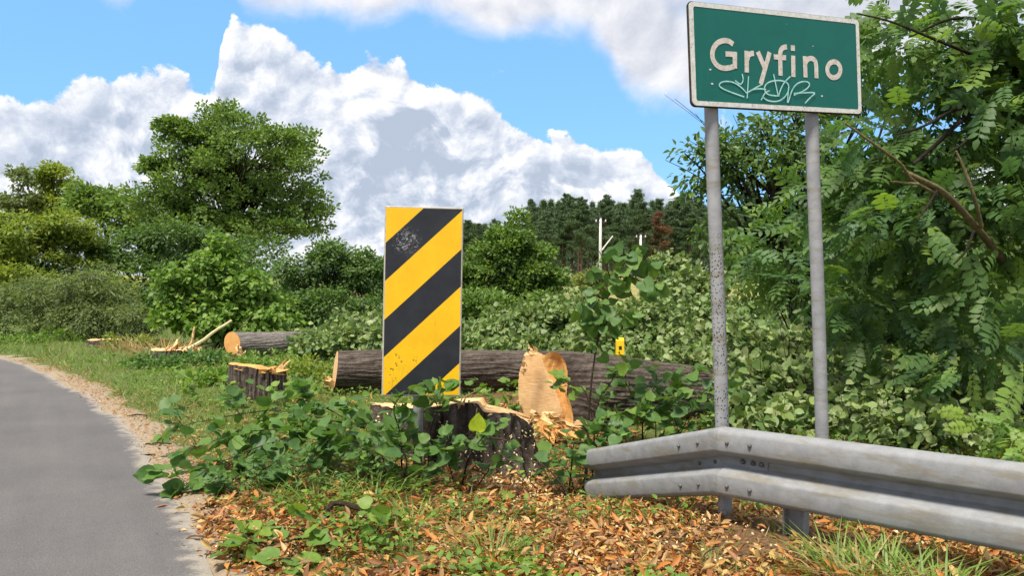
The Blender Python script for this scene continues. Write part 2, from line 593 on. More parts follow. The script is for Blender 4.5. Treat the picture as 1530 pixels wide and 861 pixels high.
    mp = t.add('ShaderNodeMapping'); mp.inputs['Scale'].default_value = (7, 7, 1.0); t.l.new(o, mp.inputs[0])
    c = t.mix(t.math('MULTIPLY', t.smooth(t.noise(mp.outputs[0], 4, 5, 0.7), 0.58, 0.75), 0.35), c, (0.28, 0.17, 0.02, 1))
    principled(t, c, 0.42, spec=0.45)

    m, t = mat('marker_black')
    tc = t.add('ShaderNodeTexCoord'); o = tc.outputs['Object']
    a = t.noise(o, 7, 6, 0.7)
    c = t.ramp(a, [(0.3, (0.012, 0.013, 0.017)), (0.7, (0.024, 0.026, 0.031))])
    scr = t.smooth(t.noise(o, 55, 6, 0.8, 1.2), 0.52, 0.60)
    dist = t.add('ShaderNodeVectorMath', operation='DISTANCE')
    t.l.new(o, dist.inputs[0]); dist.inputs[1].default_value = (0.125, 0, 0.90)
    dn = t.smooth(t.math('ADD', dist.outputs['Value'], t.math('MULTIPLY', t.noise(o, 12, 3, 0.6), 0.06)), 0.135, 0.05)
    c = t.mix(t.math('MULTIPLY', scr, dn), c, (0.42, 0.42, 0.42, 1))
    principled(t, c, t.ramp(a, [(0.3, 0.30), (0.7, 0.5)]), spec=0.4)

    m, t = mat('alloy_edge')
    tc = t.add('ShaderNodeTexCoord')
    a = t.noise(tc.outputs['Object'], 30, 5, 0.7)
    principled(t, t.ramp(a, [(0.3, (0.38, 0.34, 0.26)), (0.7, (0.60, 0.57, 0.50))]), 0.5, 0.3)

    # bark
    for nm, cs in (('bark', [(0.022, 0.017, 0.014), (0.085, 0.065, 0.052), (0.19, 0.155, 0.13)]),
                   ('grey_bark', [(0.06, 0.052, 0.045), (0.16, 0.14, 0.125), (0.30, 0.27, 0.24)]),
                   ('pine_bark', [(0.09, 0.055, 0.04), (0.17, 0.10, 0.07), (0.28, 0.17, 0.115)]),
                   ('lichen_bark', [(0.14, 0.12, 0.06), (0.32, 0.27, 0.12), (0.52, 0.45, 0.20)]),
                   ('twig', [(0.05, 0.036, 0.025), (0.11, 0.082, 0.055), (0.20, 0.15, 0.10)])):
        m, t = mat(nm)
        tc = t.add('ShaderNodeTexCoord'); o = tc.outputs['Object']
        geo = t.add('ShaderNodeNewGeometry')
        a = t.noise(geo.outputs['Position'], 26, 7, 0.72)
        b2 = t.noise(geo.outputs['Position'], 4, 4, 0.6)
        at = t.add('ShaderNodeAttribute', attribute_name='ridge')
        k = t.math('ADD', t.math('MULTIPLY', a, 0.55), t.math('MULTIPLY', at.outputs['Fac'], 0.42))
        k = t.math('ADD', k, t.math('MULTIPLY', t.math('SUBTRACT', b2, 0.5), 0.3))
        c = t.ramp(k, [(0.25, cs[0]), (0.48, cs[1]), (0.72, cs[2])])
        principled(t, c, 0.92, bump=a, bstr=1.0, bdist=0.03, spec=0.12)

    # cut wood
    for nm, cs in (('cut_wood', [(0.56, 0.31, 0.13), (0.72, 0.45, 0.215), (0.82, 0.58, 0.32)]),
                   ('cut_wood_deep', [(0.52, 0.23, 0.06), (0.66, 0.34, 0.11), (0.76, 0.45, 0.18)]),
                   ('splinter_wood', [(0.46, 0.26, 0.10), (0.68, 0.44, 0.20), (0.80, 0.60, 0.34)]),
                   ('pale_wood', [(0.52, 0.38, 0.19), (0.70, 0.55, 0.31), (0.80, 0.68, 0.45)])):
        m, t = mat(nm)
        tc = t.add('ShaderNodeTexCoord'); o = tc.outputs['Object']
        mp = t.add('ShaderNodeMapping'); mp.inputs['Scale'].default_value = (1, 1, 7); t.l.new(o, mp.inputs[0])
        fib = t.noise(mp.outputs[0], 16, 6, 0.7)
        bl = t.noise(o, 7, 5, 0.6)
        k = t.math('ADD', t.math('MULTIPLY', fib, 0.55), t.math('MULTIPLY', bl, 0.5))
        c = t.ramp(k, [(0.34, cs[0]), (0.52, cs[1]), (0.72, cs[2])])
        principled(t, c, 0.85, bump=fib, bstr=0.5, bdist=0.01, spec=0.2)

    m, t = mat('plastic_yellow')
    tc = t.add('ShaderNodeTexCoord')
    a = t.noise(tc.outputs['Object'], 20, 4, 0.6)
    principled(t, t.ramp(a, [(0.3, (0.78, 0.50, 0.01)), (0.7, (0.88, 0.62, 0.02))]), 0.45)
    m, t = mat('concrete_white')
    tc = t.add('ShaderNodeTexCoord')
    a = t.noise(tc.outputs['Object'], 3, 5, 0.7)
    principled(t, t.ramp(a, [(0.3, (0.52, 0.51, 0.49)), (0.7, (0.74, 0.73, 0.71))]), 0.8)
    m, t = mat('bolt_steel')
    tc = t.add('ShaderNodeTexCoord')
    a = t.noise(tc.outputs['Object'], 60, 3, 0.6)
    principled(t, t.ramp(a, [(0.3, (0.07, 0.068, 0.062)), (0.7, (0.17, 0.165, 0.155))]), 0.6, 0.3)
    m, t = mat('stone')
    tc = t.add('ShaderNodeTexCoord')
    a = t.noise(tc.outputs['Object'], 40, 6, 0.7)
    principled(t, t.ramp(a, [(0.3, (0.05, 0.052, 0.062)), (0.7, (0.17, 0.175, 0.20))]), 0.85, bump=a, bstr=0.7, bdist=0.01)


solid_mats()
M = MATS

# ------------------------------------------------------------------ terrain and road
EDGE = np.array([(9.0, -13.5), (5.0, -7.2), (2.1, -2.4), (0.62, 0.0), (-1.10, 2.90), (-1.76, 4.0), (-2.71, 5.62), (-4.23, 7.67),
                 (-6.1, 9.95), (-7.8, 11.7), (-11.5, 14.4), (-19.0, 17.9), (-34, 21.5), (-60, 24.0), (-120, 26)])


def resample(pts, step):
    out = [pts[0]]
    for a, b in zip(pts[:-1], pts[1:]):
        n = max(1, int(np.linalg.norm(b - a) / step))
        for i in range(1, n + 1):
            out.append(a + (b - a) * i / n)
    return np.array(out)


def chaikin(p, n=2):
    for _ in range(n):
        q = [p[0]]
        for a, b in zip(p[:-1], p[1:]):
            q += [a * 0.75 + b * 0.25, a * 0.25 + b * 0.75]
        q.append(p[-1])
        p = np.array(q)
    return p


EDGE_S = resample(chaikin(EDGE, 3), 0.10)
_t = np.gradient(EDGE_S, axis=0)
_t /= np.linalg.norm(_t, axis=1)[:, None]
EDGE_N = np.stack([_t[:, 1], -_t[:, 0]], 1)        # points off the road (to the verge)


def edge_dist(x, y):
    """signed distance to the asphalt edge, positive on the verge"""
    x = np.asarray(x, float).ravel(); y = np.asarray(y, float).ravel()
    out = np.empty(len(x))
    for i in range(0, len(x), 4000):
        dx = x[i:i + 4000, None] - EDGE_S[None, :, 0]
        dy = y[i:i + 4000, None] - EDGE_S[None, :, 1]
        d2 = dx * dx + dy * dy
        j = d2.argmin(1)
        ar = np.arange(len(j))
        s = dx[ar, j] * EDGE_N[j, 0] + dy[ar, j] * EDGE_N[j, 1]
        out[i:i + 4000] = np.where(s >= 0, 1, -1) * np.sqrt(d2[ar, j])
    return out


def gz(x, y, s=None):
    x = np.asarray(x, float); y = np.asarray(y, float)
    if s is None:
        s = edge_dist(x, y).reshape(x.shape)
    rise = 0.023 * np.clip(y - 13, 0, 110) * sstep(-2, 6, s)
    rise = np.where(s < -6, 0.0, rise)
    bump = (fbm(x * 1.7, y * 1.7, 1.0) - 0.5) * 0.10 + (fbm(x * 6, y * 6, 3.0, 3) - 0.5) * 0.035
    bump = bump * sstep(0.12, 0.9, s)
    far = (fbm(x * 0.12, y * 0.12, 9.0, 3) - 0.5) * 0.5 * sstep(12, 40, y) * sstep(0, 6, s)
    dip = -0.26 * np.exp(-(((x - 0.62) / 0.75) ** 2 + ((y - 4.75) / 0.75) ** 2))
    edge = -0.022 * sstep(0.10, -0.10, s)
    return rise + bump + far + dip + edge


def g1(x, y):
    return float(gz(np.array([x]), np.array([y]))[0])


def axis_vals(lo, hi, step, far, g=1.16):
    v = list(np.arange(lo, hi + 1e-6, step))
    d = step
    while v[-1] < far:
        d *= g
        v.append(v[-1] + d)
    d = step
    a = [lo]
    while a[-1] > -far:
        d *= g
        a.append(a[-1] - d)
    return np.array(a[:0:-1] + v)


def build_ground():
    xs = axis_vals(-5, 4.5, 0.055, 900)
    ys = axis_vals(1.6, 9.5, 0.055, 900)
    X, Y = np.meshgrid(xs, ys)
    s = edge_dist(X, Y).reshape(X.shape)
    Z = gz(X, Y, s)
    nx, ny = len(xs), len(ys)
    V = np.stack([X.ravel(), Y.ravel(), Z.ravel()], 1)
    i = np.arange(ny - 1)[:, None] * nx + np.arange(nx - 1)[None]
    F = np.stack([i, i + 1, i + nx + 1, i + nx], -1).reshape(-1, 4)
    grass = grass_mask(X.ravel(), Y.ravel(), s.ravel())
    edge = sstep(0.46, 0.0, s.ravel() + (fbm(X.ravel() * 2, Y.ravel() * 2, 5.0) - 0.5) * 0.35)
    field = sstep(24, 34, Y.ravel())
    o = obj('ground', mesh_np('ground', V, F, M['ground'], dict(grass=grass, edge=edge, field=field), True))
    tag(o, 'grassy road verge and dry field running back to the pine wood', 'ground', kind='structure')


def grass_mask(x, y, s):
    """how grassy: left verge and beyond is grass; foreground by the rail is litter"""
    left = sstep(0.4, -1.1, x + (y - 4.2) * 0.30 - 0.0) * sstep(3.9, 5.0, y)
    back = sstep(7.5, 10, y)
    patches = sstep(0.50, 0.62, fbm(x * 1.3 + 3, y * 1.3, 2.0)) * 0.75
    return np.clip(np.maximum(np.maximum(left, back), patches), 0, 1)


def build_road():
    n = len(EDGE_S)
    offs = np.concatenate([[-0.0], -np.linspace(0.06, 0.6, 10), -np.array([1.0, 2.0, 3.0, 4.5, 6.0])])
    wob = (fbm(np.arange(n) * 0.11, np.zeros(n), 4.0, 5) - 0.5) * 0.16 + (fbm(np.arange(n) * 0.9, np.zeros(n), 8.0, 3) - 0.5) * 0.05
    V, E = [], []
    for k, of in enumerate(offs):
        w = wob * (1 - min(1, -of / 0.5))
        p = EDGE_S + EDGE_N * (of + w + 0.0)[:, None]
        z = np.full(n, 0.004) - (0.012 if k == 0 else 0.0)
        V.append(np.column_stack([p, z]))
        E.append(np.full(n, max(0, 1 + of / 0.22)))
    V = np.concatenate(V)
    E = np.concatenate(E)
    m = len(offs)
    i = (np.arange(m - 1)[:, None] * n + np.arange(n - 1)[None])
    F = np.stack([i, i + 1, i + n + 1, i + n], -1).reshape(-1, 4)
    o = obj('road', mesh_np('road', V, F, M['asphalt'], dict(edge=E)))
    tag(o, 'grey worn asphalt road bending left past the felled trees', 'road', kind='structure')


build_ground()
build_road()

# ------------------------------------------------------------------ leaf shapes (unit length along +Y, face up +Z)
def leaf_heart():
    out = [(0.0, 0.06), (0.20, 0.0), (0.38, 0.10), (0.46, 0.30), (0.42, 0.52), (0.28, 0.74), (0.10, 0.92), (0.0, 1.05)]
    V, F = [], []
    mid = [0.06, 0.16, 0.30, 0.52, 0.74, 0.92, 1.05]
    for y in mid:
        V.append((0, y, -0.05 * math.sin(y * 3)))
    for sgn in (1, -1):
        b = len(V)
        rim = [(0.20, 0.0), (0.38, 0.10), (0.46, 0.30), (0.42, 0.52), (0.28, 0.74), (0.10, 0.92)]
        for i, (x, y) in enumerate(rim):
            V.append((sgn * x, y, 0.24 * x - 0.10 * y * y + 0.04 * math.sin(i * 2.3 + sgn)))
        for i in range(len(rim) - 1):
            a, c = b + i, b + i + 1
            q = [(i, a, c), (i, c, i + 1)]
            for f in q:
                F.append(f if sgn > 0 else f[::-1])
        f = (5, b + 5, 6)
        F.append(f if sgn > 0 else f[::-1])
    # leaf stalk
    b = len(V)
    V += [(-0.012, -0.35, 0.02), (0.012, -0.35, 0.02), (0.012, 0.07, 0), (-0.012, 0.07, 0)]
    F += [(b, b + 1, b + 2), (b, b + 2, b + 3)]
    return np.array(V), np.array(F)


def leaf_oval(w=0.27, curl=0.10):
    V = [(0, 0, 0), (w, 0.38, 0.10), (0.72 * w, 0.70, 0.04), (0, 1, -curl), (-0.72 * w, 0.70, 0.04), (-w, 0.38, 0.10), (0, 0.5, -0.02)]
    F = [(0, 1, 6), (1, 2, 6), (2, 3, 6), (3, 4, 6), (4, 5, 6), (5, 0, 6)]
    return np.array(V), np.array(F)


def leaf_diamond(w=0.30):
    return np.array([(0, 0, 0), (w, 0.45, 0.10), (0, 1, -0.06), (-w, 0.45, 0.10)]), np.array([(0, 1, 2), (0, 2, 3)])


def leaf_pinnate(pairs=6, lw=0.075, ll=0.235, seed=0, pointy=1.0):
    r = np.random.default_rng(seed)
    V, F = [], []

    def rach(t):
        return np.array([0.04 * math.sin(t * 2.2 + seed), t, -0.16 * t * t])
    n = 6
    for i in range(n):
        p = rach(i / (n - 1))
        V += [p + (-0.006, 0, 0), p + (0.006, 0, 0)]
    for i in range(n - 1):
        F += [(2 * i, 2 * i + 1, 2 * i + 3), (2 * i, 2 * i + 3, 2 * i + 2)]

    def leaflet(p, d, L, W, droop):
        d = d / np.linalg.norm(d)
        up = np.array([0, 0, 1.0])
        s = np.cross(d, up); s /= np.linalg.norm(s)
        b = len(V)
        V.extend([p, p + d * L * 0.35 + s * W + up * 0.02, p + d * L * 0.72 + s * W * 0.72 * pointy, p + d * L - up * droop,
                  p + d * L * 0.72 - s * W * 0.72 * pointy, p + d * L * 0.35 - s * W + up * 0.02])
        F.extend([(b, b + 1, b + 5), (b + 1, b + 2, b + 5), (b + 2, b + 4, b + 5), (b + 2, b + 3, b + 4)])
    for i in range(pairs):
        t = 0.22 + 0.68 * i / (pairs - 1)
        p = rach(t)
        sz = 0.72 + 0.5 * math.sin(math.pi * (0.15 + 0.7 * i / (pairs - 1)))
        for sg in (-1, 1):
            d = np.array([sg * 1.0, 0.42 + r.uniform(-0.15, 0.2), r.uniform(-0.25, 0.12)])
            leaflet(p, d, ll * sz * r.uniform(0.85, 1.1), lw * sz, 0.03)
    leaflet(rach(1.0), np.array([0.05, 1, -0.3]), ll * 1.05, lw, 0.02)
    V = np.array(V)
    F = np.array(F)
    # faces up
    a, b, c = V[F[:, 0]], V[F[:, 1]], V[F[:, 2]]
    nz = np.cross(b - a, c - a)[:, 2]
    F[nz < 0] = F[nz < 0][:, ::-1]
    return V, F


def needle_tuft(n=9, seed=0):
    r = np.random.default_rng(seed)
    V, F = [], []
    for i in range(n):
        d = r.normal(size=3); d[2] = abs(d[2]) * 0.6 + 0.1; d[1] += 0.5
        d /= np.linalg.norm(d)
        s = np.cross(d, r.normal(size=3)); s /= np.linalg.norm(s)
        b = len(V)
        V += [-s * 0.07, s * 0.07, d * r.uniform(0.7, 1.0)]
        F.append((b, b + 1, b + 2))
    return np.array(V), np.array(F)


def blade(w=0.045, bend=0.35):
    V = [(-w, 0, 0), (w, 0, 0), (w * 0.75, 0.5, bend * 0.25), (-w * 0.75, 0.5, bend * 0.25), (0, 1, bend)]
    return np.array(V), np.array([(0, 1, 2), (0, 2, 3), (3, 2, 4)])


SHAPES = dict(heart=leaf_heart(), oval=leaf_oval(), narrow=leaf_oval(0.16, 0.16), diamond=leaf_diamond(), wide=leaf_diamond(0.42),
              pinnate=leaf_pinnate(6, seed=1), pinnate_long=leaf_pinnate(8, 0.05, 0.19, seed=2), ash=leaf_pinnate(4, 0.075, 0.34, seed=3),
              tuft=needle_tuft(9), blade=blade(), blade_bent=blade(0.022, 0.75))


def norm(a):
    return a / (np.linalg.norm(a, axis=-1, keepdims=True) + 1e-9)


def frames(d, nrm):
    y = norm(d)
    x = norm(np.cross(y, nrm))
    z = np.cross(x, y)
    return np.stack([x, y, z], -1)           # columns


def scatter(pos, d, nrm, sc, shape):
    """joined leaves -> V, F, rnd"""
    sv, sf = SHAPES[shape]
    Rm = frames(d, nrm)
    V = np.einsum('nij,kj->nki', Rm, sv) * np.asarray(sc)[:, None, None] + pos[:, None, :]
    n, k = len(pos), len(sv)
    F = (sf[None] + (np.arange(n) * k)[:, None, None]).reshape(-1, 3)
    rnd = np.repeat(rng.random(n), k)
    return V.reshape(-1, 3), F, rnd


LEAF_ME = {}


def leaf_objects(name, parent, base, pos, d, nrm, sc, shape, material):
    key = (shape, material)
    if key not in LEAF_ME:
        sv, sf = SHAPES[shape]
        LEAF_ME[key] = mesh_np(name, sv, sf, M[material], dict(rnd=np.zeros(len(sv))))
    me = LEAF_ME[key]
    Rm = frames(d, nrm)
    for i in range(len(pos)):
        o = bpy.data.objects.new(name, me)
        mw = Matrix(((*Rm[i][0], 0), (*Rm[i][1], 0), (*Rm[i][2], 0), (0, 0, 0, 1)))
        mw = Matrix.Translation(Vector(pos[i] - base)) @ mw @ Matrix.Scale(float(sc[i]), 4)
        o.matrix_local = mw
        o.parent = parent
        COL.objects.link(o)


def vis_sort(pos, occl=None):
    """nearest to the eye first"""
    return np.argsort(np.linalg.norm(pos - np.array([0, 0, EYE]), axis=1))


def plant(name, label, cat, root, blobs, n_clump, n_leaf, leaf, leaf_size, material, group=None, wood='bark', r0=0.06,
          n_limb=24, clump_r=0.12, indiv=0, droop=0.3, upn=0.8, foliage='crown', trunk='trunk', trunk_top=None, shell=0.55, flat=0.7,
          mat2=None, k=5, kind=None, twigs=0):
    """a woody plant: trunk or stem with limbs, and leaves in clumps through the crown's volume.
    blobs: (px, py, depth, rx, ry, rz in metres, weight)"""
    root = np.asarray(root, float)
    e = empty(name, root)
    tag(e, label, cat, group)
    cen, rad = [], []
    w = np.array([b[6] if len(b) > 6 else b[3] * b[5] for b in blobs], float)
    w /= w.sum()
    pick = rng.choice(len(blobs), n_clump, p=w)
    u = norm(rng.normal(size=(n_clump, 3)))
    rr = shell + (1 - shell) * rng.random(n_clump)
    rr = rr * (0.35 + 0.65 * rng.random(n_clump) ** 0.35)
    C = np.empty((n_clump, 3)); BC = np.empty((n_clump, 3))
    for i in range(n_clump):
        b = blobs[pick[i]]
        c = P(b[0], b[1], b[2])
        BC[i] = c
        C[i] = c + u[i] * rr[i] * np.array([b[3], b[4], b[5]])
    gmin = gz(C[:, 0], C[:, 1]) + clump_r * 0.4
    C[:, 2] = np.maximum(C[:, 2], gmin)
    cr = clump_r * rng.uniform(0.6, 1.45, n_clump)
    # leaves
    ci = rng.choice(n_clump, n_leaf, p=cr ** 2 / (cr ** 2).sum())
    off = rng.normal(size=(n_leaf, 3)) * np.array([1, 1, flat])
    off = norm(off) * (rng.random(n_leaf) ** 0.5)[:, None] * np.array([1, 1, flat])
    pos = C[ci] + off * cr[ci][:, None] * 1.25
    outward = norm(pos - BC[ci])
    d = norm(off * 0.9 + outward * 0.5 + rng.normal(size=(n_leaf, 3)) * 0.45 + np.array([0, 0, -droop]))
    nrm = norm(np.array([0, 0, upn]) + outward * 0.35 + rng.normal(size=(n_leaf, 3)) * 0.55)
    sc = leaf_size * rng.uniform(0.65, 1.3, n_leaf)
    lowz = gz(pos[:, 0], pos[:, 1]) + 0.01
    pos[:, 2] = np.maximum(pos[:, 2], lowz)
    # wood
    G = Geo()
    zc = C.mean(0)
    top = np.asarray(trunk_top, float) if trunk_top is not None else np.array([zc[0], zc[1], root[2] + (zc[2] - root[2]) * 0.9])
    bend = (root + top) / 2 + rng.normal(size=3) * np.array([1, 1, 0]) * np.linalg.norm(top - root) * 0.06
    tp = bez(root - np.array([0, 0, 0.08]), bend, top, 9)
    tr = np.linspace(r0, r0 * 0.45, 9)
    tr[0] *= 1.35
    G.tube(tp - root, tr, max(k, 7))
    order = rng.permutation(n_clump)[:n_limb]
    for i in order:
        tt = rng.uniform(0.25, 0.98)
        s = tp[int(tt * 8)]
        c = C[i]
        if c[2] < s[2] - 0.2 * abs(c[2] - root[2]):
            s = tp[int(rng.uniform(0.1, 0.5) * 8)]
        m = (s + c) / 2 + np.array([0, 0, 0.12]) * np.linalg.norm(c - s) + rng.normal(size=3) * 0.08 * np.linalg.norm(c - s)
        q = bez(s, m, c, 7)
        rl = r0 * rng.uniform(0.22, 0.42) * (0.6 + 0.4 * (1 - tt))
        G.tube(q - root, np.linspace(rl, rl * 0.25, 7), k, False)
        for _ in range(twigs):
            j = rng.integers(2, 6)
            c2 = c + rng.normal(size=3) * cr[i] * 1.6
            q2 = bez(q[j], (q[j] + c2) / 2 + np.array([0, 0, 0.04]), c2, 5)
            G.tube(q2 - root, np.linspace(rl * 0.35, rl * 0.12, 5), 4, False)
    G.build(trunk, M[wood], e, True)
    idx = vis_sort(pos)
    ni = min(indiv, n_leaf)
    if ni:
        j = idx[:ni]
        leaf_objects('leaf', e, root, pos[j], d[j], nrm[j], sc[j], leaf, material)
    j = idx[ni:]
    if len(j):
        V, F, rnd = scatter(pos[j], d[j], nrm[j], sc[j], leaf)
        o = obj(foliage, mesh_np(foliage, V - root, F, M[mat2 or material], dict(rnd=rnd)), e)
        if kind:
            o['kind'] = kind
    return e


def groot(px, d):
    x = (px - CXP) / FPX * d
    return np.array([x, d, g1(x, d)])


# ------------------------------------------------------------------ trees and hedges behind, left
plant('broadleaf_tree', 'big round broadleaf tree with sunlit top standing alone above the hedge', 'tree', groot(345, 34),
      [(375, 225, 34, 3.4, 3.2, 2.3), (430, 250, 34, 2.0, 2.4, 2.2), (300, 235, 34, 2.2, 2.2, 1.5), (262, 275, 33, 1.9, 1.8, 1.3), (345, 185, 34, 1.6, 1.8, 1.2),
       (345, 300, 34, 3.6, 2.6, 1.6), (440, 310, 34, 1.6, 2.0, 1.4), (240, 315, 33, 1.4, 1.5, 1.2), (300, 335, 33.5, 2.2, 2.0, 1.0), (400, 335, 33.5, 2.4, 2.0, 1.0), (470, 325, 34, 1.0, 1.2, 0.8)],
      520, 40000, 'diamond', 0.165, 'tree_leaf', r0=0.24, n_limb=150, clump_r=0.33, shell=0.58, flat=0.7, droop=-0.25, upn=0.5, trunk_top=P(345, 240, 34))
plant('spreading_branch_tree', 'small feathery tree whose thin top twigs reach left of the big round tree', 'tree', groot(275, 33.0),
      [(262, 190, 33.0, 0.5, 0.6, 0.55), (225, 245, 33.0, 0.75, 0.7, 0.35), (285, 215, 33.0, 0.7, 0.7, 0.6)],
      34, 2300, 'diamond', 0.23, 'tree_leaf', r0=0.10, n_limb=30, clump_r=0.34, flat=0.5, trunk_top=P(268, 230, 33.0))
plant('poplar_tree', 'pale tall poplar with a narrow airy crown far beyond the hedge', 'tree', groot(82, 52),
      [(82, 268, 52, 1.5, 1.4, 1.0), (80, 305, 52, 1.8, 1.4, 1.3)], 55, 4200, 'diamond', 0.30, 'sunny_leaf', r0=0.2, n_limb=30, clump_r=0.5)
plant('birch_tree', 'thin pale birch beside the poplar at the end of the hedge', 'tree', groot(28, 50),
      [(30, 275, 50, 0.9, 0.9, 0.9), (25, 305, 50, 1.3, 1.2, 1.0)], 34, 2000, 'diamond', 0.26, 'grey_leaf', wood='grey_bark', r0=0.12, n_limb=26, clump_r=0.42)
plant('alder_tree', 'low leafy alder between the poplar and the big round tree', 'tree', groot(150, 44),
      [(145, 305, 44, 1.6, 1.5, 1.2), (190, 325, 43, 1.7, 1.4, 1.3)], 60, 5000, 'diamond', 0.28, 'tree_leaf', r0=0.16, n_limb=30, clump_r=0.5)
plant('maple_bush', 'large yellow-green maple bush by the road bend', 'bush', groot(60, 23.5),
      [(30, 365, 23, 1.5, 1.4, 1.05), (95, 350, 24, 1.3, 1.2, 0.75), (125, 385, 24, 0.9, 1.0, 0.8), (0, 340, 23, 1.1, 1.1, 0.55), (-50, 370, 23, 1.6, 1.3, 1.3), (30, 430, 22, 1.8, 0.8, 0.8), (120, 440, 21, 1.5, 0.8, 0.7)],
      170, 26000, 'diamond', 0.13, 'sunny_leaf', r0=0.10, n_limb=50, clump_r=0.32, flat=0.55)
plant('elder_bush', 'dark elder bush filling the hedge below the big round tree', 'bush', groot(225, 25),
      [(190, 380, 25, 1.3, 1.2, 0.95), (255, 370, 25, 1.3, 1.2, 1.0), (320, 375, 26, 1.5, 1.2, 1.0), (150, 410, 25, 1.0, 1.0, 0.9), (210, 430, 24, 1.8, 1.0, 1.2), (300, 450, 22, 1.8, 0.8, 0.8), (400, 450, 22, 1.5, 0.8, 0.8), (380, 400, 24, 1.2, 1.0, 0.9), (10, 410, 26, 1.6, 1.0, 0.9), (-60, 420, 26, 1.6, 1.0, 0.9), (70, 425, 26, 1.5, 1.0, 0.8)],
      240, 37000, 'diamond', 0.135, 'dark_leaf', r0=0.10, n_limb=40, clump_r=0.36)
plant('willow_bush', 'soft grey-green willow bush sprawling down to the roadside grass', 'bush', groot(125, 15.5),
      [(130, 430, 15.5, 0.75, 0.7, 0.55), (75, 455, 15.5, 0.75, 0.7, 0.55), (170, 455, 15.2, 0.6, 0.6, 0.5), (35, 445, 16, 0.6, 0.7, 0.5), (120, 480, 15, 1.2, 0.5, 0.4), (0, 470, 16, 0.7, 0.6, 0.5), (210, 480, 14.5, 0.6, 0.5, 0.35)],
      170, 20000, 'narrow', 0.085, 'grey_leaf', r0=0.04, n_limb=70, clump_r=0.17)
plant('linden_bush', 'leafy linden bush with broad light leaves behind the far stump', 'bush', groot(325, 13.6),
      [(320, 405, 13.6, 0.55, 0.55, 0.55), (275, 430, 13.5, 0.45, 0.5, 0.5), (370, 430, 13.5, 0.5, 0.5, 0.45), (330, 475, 13.3, 1.05, 0.5, 0.42), (405, 445, 13.4, 0.3, 0.3, 0.3), (335, 368, 13.6, 0.25, 0.3, 0.3), (260, 475, 13.3, 0.5, 0.5, 0.32), (400, 480, 13.2, 0.6, 0.5, 0.3)],
      170, 7600, 'heart', 0.085, 'linden_bright', r0=0.045, n_limb=60, clump_r=0.16, indiv=300, foliage='foliage', kind='stuff', droop=0.5)
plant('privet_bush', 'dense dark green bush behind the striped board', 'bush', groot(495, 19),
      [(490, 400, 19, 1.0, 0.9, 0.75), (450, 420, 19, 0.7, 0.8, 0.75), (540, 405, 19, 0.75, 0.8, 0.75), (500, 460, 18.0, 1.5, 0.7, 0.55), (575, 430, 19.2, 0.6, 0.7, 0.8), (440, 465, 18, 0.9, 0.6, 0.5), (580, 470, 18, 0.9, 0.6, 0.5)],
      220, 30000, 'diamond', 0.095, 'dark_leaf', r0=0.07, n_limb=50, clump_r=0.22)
plant('hazel_tree', 'upright bright green young hazel tree right of the striped board', 'tree', groot(760, 22),
      [(765, 350, 22, 0.55, 0.55, 0.65), (745, 385, 22, 0.85, 0.8, 0.75), (790, 390, 22, 0.7, 0.7, 0.7), (765, 430, 22, 1.25, 0.9, 0.6), (700, 420, 22, 0.6, 0.6, 0.7), (820, 420, 22.2, 0.5, 0.5, 0.4), (740, 462, 20, 1.3, 0.7, 0.45), (830, 462, 20, 0.9, 0.7, 0.35)],
      210, 27000, 'diamond', 0.125, 'tree_leaf', r0=0.08, n_limb=60, clump_r=0.26, droop=-0.1, mat2='tree_leaf')
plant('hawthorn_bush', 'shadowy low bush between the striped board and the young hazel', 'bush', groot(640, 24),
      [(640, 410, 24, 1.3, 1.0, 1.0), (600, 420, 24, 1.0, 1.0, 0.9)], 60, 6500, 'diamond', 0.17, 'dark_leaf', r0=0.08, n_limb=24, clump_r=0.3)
for k_, (px, d, w_, top, lab) in enumerate([(885, 40, 1.0, 408, 'yellowing round shrub on the edge of the dry field'),
                                            (845, 55, 1.7, 412, 'low green shrub at the foot of the pine wood')]):
    plant('field_shrub', lab, 'shrub', groot(px, d), [(px, top + 10, d, w_, w_ * 0.8, 0.55)], 26, 2600, 'narrow', 0.20,
          'field_leaf' if k_ == 0 else 'sunny_leaf', r0=0.04, n_limb=12, clump_r=0.25)

